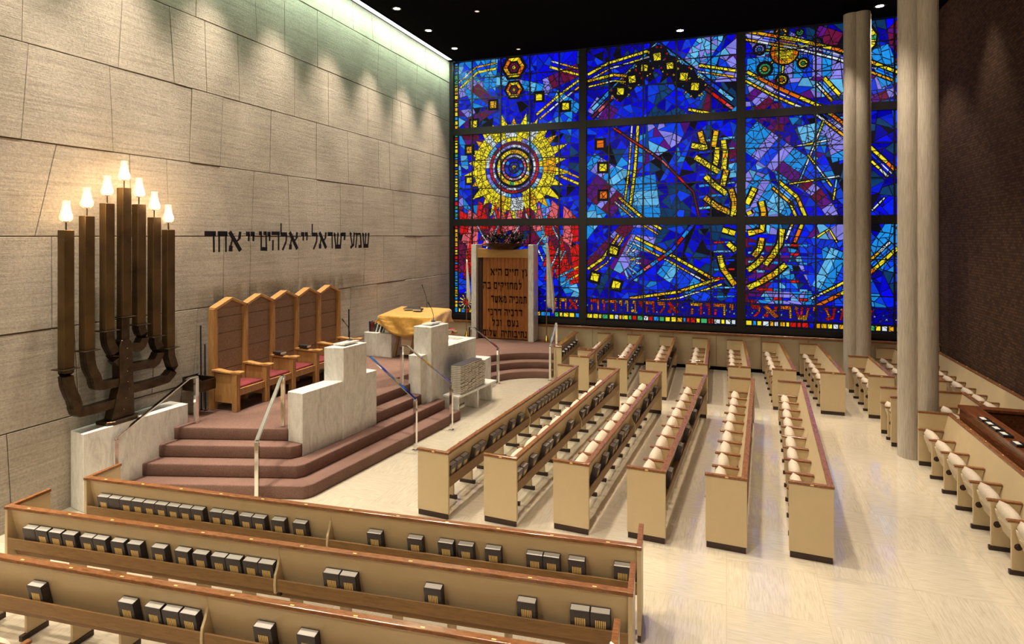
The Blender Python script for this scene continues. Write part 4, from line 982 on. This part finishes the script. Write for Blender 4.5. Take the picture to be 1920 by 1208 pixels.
def mic(loc, label, path, base=True):
    o = thing('gooseneck_microphone', label, 'microphone', loc)
    if base: obj('mic_base', MB().lathe([(.05, 0), (.05, .012), (.02, .02), (0, .021)], n=14), M['dark'], o)
    obj('gooseneck', MB().tube(path, .006, 8), M['dark'], o); e = Vector(path[-1]); d = (e-Vector(path[-2])).normalized()
    obj('mic_capsule', MB().tube([e, e+d*.06], .011, 8), M['dark'], o); return o
p = along_u((-5.87, 7.44), 1.25, .2); mic((p[0], p[1], 1.862), 'gooseneck microphone on the nearer tall marble lectern', [(0, 0, .01), (0, .01, .12), (-.03, .0, .22), (-.09, -.02, .30)])
p = along_u((-5.43, 10.55), .6, .26); mic((p[0], p[1], 1.856), 'gooseneck microphone on the farther tall marble lectern', [(0, 0, .01), (0, .01, .12), (-.03, .0, .24), (-.08, -.02, .34)])
mic((-6.95, 13.48, ctop(13.48)+.022), 'gooseneck microphone rising at the back of the gold cloth', [(0, 0, .01), (0, 0, .15), (-.03, 0, .3), (-.12, 0, .52)], False)
o = thing('metal_rod', 'thin dark metal rod standing against the stone wall right of the oak seats', 'rod', (-8.05, 11.80, PZ)); obj('rod', MB().tube([(0, 0, .012), (0, 0, 1.21)], .016, 8), M['dark'], o); obj('foot_plate', MB().lathe([(.10, .002), (.10, .012), (.02, .018), (0, .018)], n=16), M['dark'], o)
for rx_, y, zt, l in ((-8.15, 7.785, 2.12, 'taller'), (-8.06, 7.785, 1.82, 'shorter')):
    o = thing('metal_rod', '%s dark rod leaning left of the oak seats beside the dark box' % l, 'rod', (rx_, y, PZ)); obj('rod', MB().tube([(0, 0, .012), (-.015, 0, zt-PZ)], .012, 8), M['dark'], o); obj('foot_plate', MB().lathe([(.03, .002), (.03, .012), (.01, .018), (0, .018)], n=12), M['dark'], o)
o = tag(obj('bronze_box', MB().box(-8.19, -7.80, 7.45, 7.74, 1.13, 1.15, .002).box(-8.19, -8.17, 7.45, 7.74, 1.15, 1.34).box(-7.82, -7.80, 7.45, 7.74, 1.15, 1.30).box(-8.17, -7.82, 7.45, 7.47, 1.15, 1.32).box(-8.17, -7.82, 7.72, 7.74, 1.15, 1.32), M['iron']), 'open dark bronze box fixed to the stone wall left of the oak seats', 'box')

# ---------------------------------------------------------------- the ark
AZ = ARKZ+.002
ark = thing('ark', 'tall wooden ark with marble sides and Hebrew metal lettering on its door', 'ark', (-6.19, 16.75, AZ))
H = 3.34-AZ
obj('marble_side', MB().box(-.98, -.82, 0, .46, 0, H, .006), M['marble'], ark)
obj('marble_side', MB().box(.80, .96, 0, .46, 0, H, .006), M['marble'], ark)
top = [(-.82, H-.11)]+[(-.82+1.62*k/16, H-.11-.055*math.sin(math.pi*k/16)) for k in range(1, 16)]+[(.80, H-.11)]
obj('lintel', MB().poly_extrude([(-.82, H-.39), (.80, H-.39)]+top[::-1], 'y', .06, .40), M['lintel'], ark)
obj('back_board', MB().box(-.82, .80, .38, .42, 0, H-.4), M['door'], ark)
dr = obj('ark_door', MB().box(-.82, -.70, .16, .20, .02, H-.39), M['base'], ark)
mb = MB()
for k in range(12): x = -.69+k*.118; mb.box(x+.003, x+.115, .19, .225, .02, H-.392, .004)
mb.box(.74, .80, .10, .2, 0, H-.392); obj('door_planks', mb, M['door'], ark)
k_ = 0
dl = [(['ayin', 'tsadis', None, 'het', 'yod', 'yod', 'mems', None, 'he', 'yod', 'alef'], .76, -.46, 2.42, 2.62), (['lamed', 'mem', 'het', 'zayin', 'yod', 'qof', 'yod', 'mems', None, 'bet', 'he'], .54, -.70, 2.02, 2.22),
      (['vav', 'tav', 'mem', 'kaf', 'yod', 'he', None, 'mem', 'alef', 'shin', 'resh'], .76, -.44, 1.62, 1.82), (['dalet', 'resh', 'kaf', 'yod', 'he', None, 'dalet', 'resh', 'kaf', 'yod'], .56, -.54, 1.24, 1.43),
      (['nun', 'ayin', 'mems', None, None, 'vav', 'kaf', 'lamed'], .44, -.42, .93, 1.11), (['nun', 'tav', 'yod', 'bet', 'vav', 'tav', 'yod', 'he', None, None, 'shin', 'lamed', 'vav', 'mems'], .70, -.70, .62, .80)]
for seq, xr, xl, z0, z1 in dl:
    tot = sum((GL[g][0]+.22) if g else .45 for g in seq); sx = (xr-xl)/tot; x = xr
    for g in seq:
        if g is None: x -= .45*sx; continue
        w = GL[g][0]*sx; x -= w; mb = MB()
        for q in quads(g, x, z0-AZ+.0, sx, z1-z0): mb.poly_extrude(q, 'y', .165, .188, .002)
        obj('door_letter', mb, M['inkletter'], ark); x -= .22*sx
obj('door_handle', MB().tube([(0+.06*math.cos(a)-.06, .15, 1.62-AZ+.09*math.sin(a)) for a in [2*math.pi*k/14 for k in range(15)]], .008, 6).tube([(-.06, .188, 1.70-AZ), (-.06, .15, 1.71-AZ)], .01, 6), M['brass'], ark)
def crown():
    r = random.Random(21); o = thing('metal_sculpture', 'dark tangled metal sculpture resting on top of the ark', 'sculpture', (-6.19, 16.97, 3.185))
    obj('bowl', MB().lathe([(.30, .0), (.40, .03), (.52, .10), (.60, .19), (.55, .19), (.42, .10), (.2, .06), (0, .05)], n=28), M['iron'], o)
    mb = MB(); lf = MB()
    for k in range(46):
        a = r.uniform(0, 6.28); rad = r.uniform(.1, .60); p = Vector((rad*math.cos(a), rad*.4*math.sin(a), .12)); P = [p.copy()]; d = Vector((math.cos(a)*.5, math.sin(a)*.2, 1)).normalized()
        for j in range(6):
            d = (d+Vector((r.uniform(-.7, .7), r.uniform(-.5, .5), r.uniform(-.35, .45)))).normalized(); p = p+d*.075; p.z = max(.1, min(.50, p.z)); P.append(p.copy())
        mb.tube(P, .014, 6, .008)
        for q in P[2:]:
            m = Matrix.Translation(q) @ Matrix.Rotation(r.uniform(0, 6.28), 4, 'Z') @ Matrix.Rotation(r.uniform(-1.2, 1.2), 4, 'X') @ Matrix.Rotation(r.uniform(-1, 1), 4, 'Y')
            lf.obox(m, r.uniform(.05, .11), r.uniform(.04, .07), .004)
    obj('twisted_stems', mb, M['dark'], o); obj('metal_leaves', lf, M['dark'], o)
crown()
def flag(x, y, label, ztop, z0, mat, wide):
    o = thing('flag_stand', label, 'flag', (x, y, ARKZ+.002)); zt = ztop-ARKZ
    obj('stand_base', MB().lathe([(.17, 0), (.17, .015), (.06, .05), (.03, .16), (.018, .18), (0, .18)], n=20), M['brass'], o)
    obj('pole', MB().tube([(0, 0, .17), (0, 0, zt)], .014, 8), M['rack'], o)
    obj('finial', MB().lathe([(.014, 0), (.03, .03), (.022, .07), (0, .13)], c=(0, 0, zt), n=10), M['brass'], o)
    t = bmesh.new(); g = {}; n, mm = 22, 16; za = zt-.12; zb = z0-ARKZ
    for i in range(n+1):
        for j in range(mm+1):
            u, v = i/n, j/mm; z = za+(zb-za)*v+.12*u*(1-v)*-1.0*(v > .0)-.10*u*v*2
            rad = .015+.05*v+wide*.5*v**.5*abs(math.sin(u*9.4))*.8
            a = -1.2+u*2.6; g[i, j] = t.verts.new((math.cos(a)*rad*1.2+u*wide*.9*min(1, .25+v), -abs(math.sin(a))*rad*.8-.02-.02*math.sin(u*22), z))
    for i in range(n):
        for j in range(mm): t.faces.new((g[i, j], g[i+1, j], g[i+1, j+1], g[i, j+1]))
    me = bpy.data.meshes.new('flag_cloth'); t.to_mesh(me); t.free(); me.materials.append(mat)
    for p in me.polygons: p.use_smooth = True
    f = link('flag_cloth', me, o); md = f.modifiers.new('s', 'SOLIDIFY'); md.thickness = .004
flag(-4.91, 17.0, 'furled cream flag on a brass-footed pole right of the wooden ark', 3.5, 1.55, M['linen'], .2)
flag(-7.42, 16.98, 'furled pale flag on a pole mostly hidden left of the wooden ark', 3.0, 1.7, M['linen'], .08)

# ---------------------------------------------------------------- columns, booth, ceiling lights
def column(x, y, ztop, label):
    pts = []
    for k in range(96):
        a = 2*math.pi*k/96+.001; best = 0
        for j in range(4):
            b = math.pi/4+j*math.pi/2-.24; cx, cy, r = .155*math.cos(b)*1.0, .155*math.sin(b), .172
            # ray from the centre to circle j
            dd = cx*math.cos(a)+cy*math.sin(a); h2 = cx*cx+cy*cy-dd*dd
            if h2 < r*r: best = max(best, dd+math.sqrt(r*r-h2))
        best *= 1+.004*(1 if k % 2 else -1); pts.append((best*math.cos(a), best*math.sin(a)))
    o = tag(obj('concrete_column', MB().prism(pts, .001, ztop), M['column'], loc=(x, y, 0)), label, 'column'); smoothshade(o, 50)
column(2.95, 11.62, ZC-.002, 'near fluted concrete column standing at the end of the aisle')
column(2.93, 16.4, 8.84, 'far fluted concrete column standing against the stained glass')
bt = thing('wooden_booth', 'dark polished wooden booth with a sunken top on the right edge', 'booth', (3.34, 11.0, 0))
x1 = 4.72-3.34; y0 = -6.2
obj('booth_wall', MB().box(0, .05, y0, 0, .002, .98).box(.05, x1, -.05, 0, .002, .98).box(x1-.05, x1, y0, -.05, .002, .98).box(.05, x1-.05, y0, y0+.05, .002, .98), M['mahog'], bt)
obj('booth_rim', MB().box(-.02, .24, y0, .02, .981, 1.03, .006).box(.24, x1, -.14, .02, .981, 1.03, .006), M['mahog'], bt)
obj('inner_tray', MB().box(.05, x1-.05, y0+.05, -.05, .55, .58), M['base'], bt)
for i, (px, py) in enumerate(((1825, 795), (1835.5, 802.5), (1842, 808.5), (1853, 816.5), (1873, 832), (1894, 847))):
    y = [10.16, 9.93, 9.72, 9.48, 9.10, 8.74][i]
    o = thing('name_card', 'white card in a black holder on the booth rim, %s from the column' % ORD[i], 'card', (3.345, y, 1.032), 0, 'cards on the booth rim')
    obj('holder', MB().box(-.025, .09, -.085, .085, 0, .03, .003), M['dark'], o); obj('card', MB().box(-.015, .04, -.06, .06, .0305, .033), M['white'], o)
def downlight(x, y, mat, r, label):
    o = thing('downlight', label, 'ceiling light', (x, y, ZC-.001), 0, 'recessed ceiling downlights')
    obj('trim_ring', MB().lathe([(r*1.5, 0), (r*1.5, -.008), (r*1.05, -.008), (r*1.0, 0)], n=24), M['base'], o)
    obj('lens', MB().lathe([(0, -.006), (r, -.006), (r, -.002), (0, -.002)], n=24), mat, o)
for (x, y), l in zip([(-7.46, 12.9), (-7.46, 14.55), (-7.46, 16.2)], ['nearest the camera of three along the stone wall', 'middle one of three along the stone wall', 'last of three along the stone wall, at the window']):
    downlight(x, y, M['lens'], .075, 'bright recessed downlight, '+l)
downlight(-1.16, 16.77, M['lens'], .085, 'brightest recessed downlight above the middle stained glass bay')
downlight(3.43, 16.55, M['lens'], .085, 'bright recessed downlight between the two concrete columns')
downlight(-5.71, 13.7, M['lensdim'], .05, 'faint recessed downlight over the reading table')
downlight(-5.73, 16.88, M['lensdim'], .05, 'faint recessed downlight above the ark, close to the window')
# white cord over the end of the lowest foreground pew
t = thing('white_cord', 'knotted white cord looped over the right end of the lowest foreground pew', 'cord', (-.70, 4.02, HP+.004))
r = random.Random(6)
mb = MB().tube([(-.055, .10, -.20), (-.052, .09, -.05), (-.03, .06, .012), (.02, .02, .012), (.05, 0, 0), (.06, .02, -.10), (.055, .0, -.25)], .008, 8)
for k in range(7):
    a = k*.9; mb.tube([(.02+.035*math.cos(a+j*1.1)+.0, -.0+.02*j-.05, .012+.012*math.sin(a*2+j)) for j in range(5)], .007, 7)
obj('cord_loops', mb, M['cord'], t)
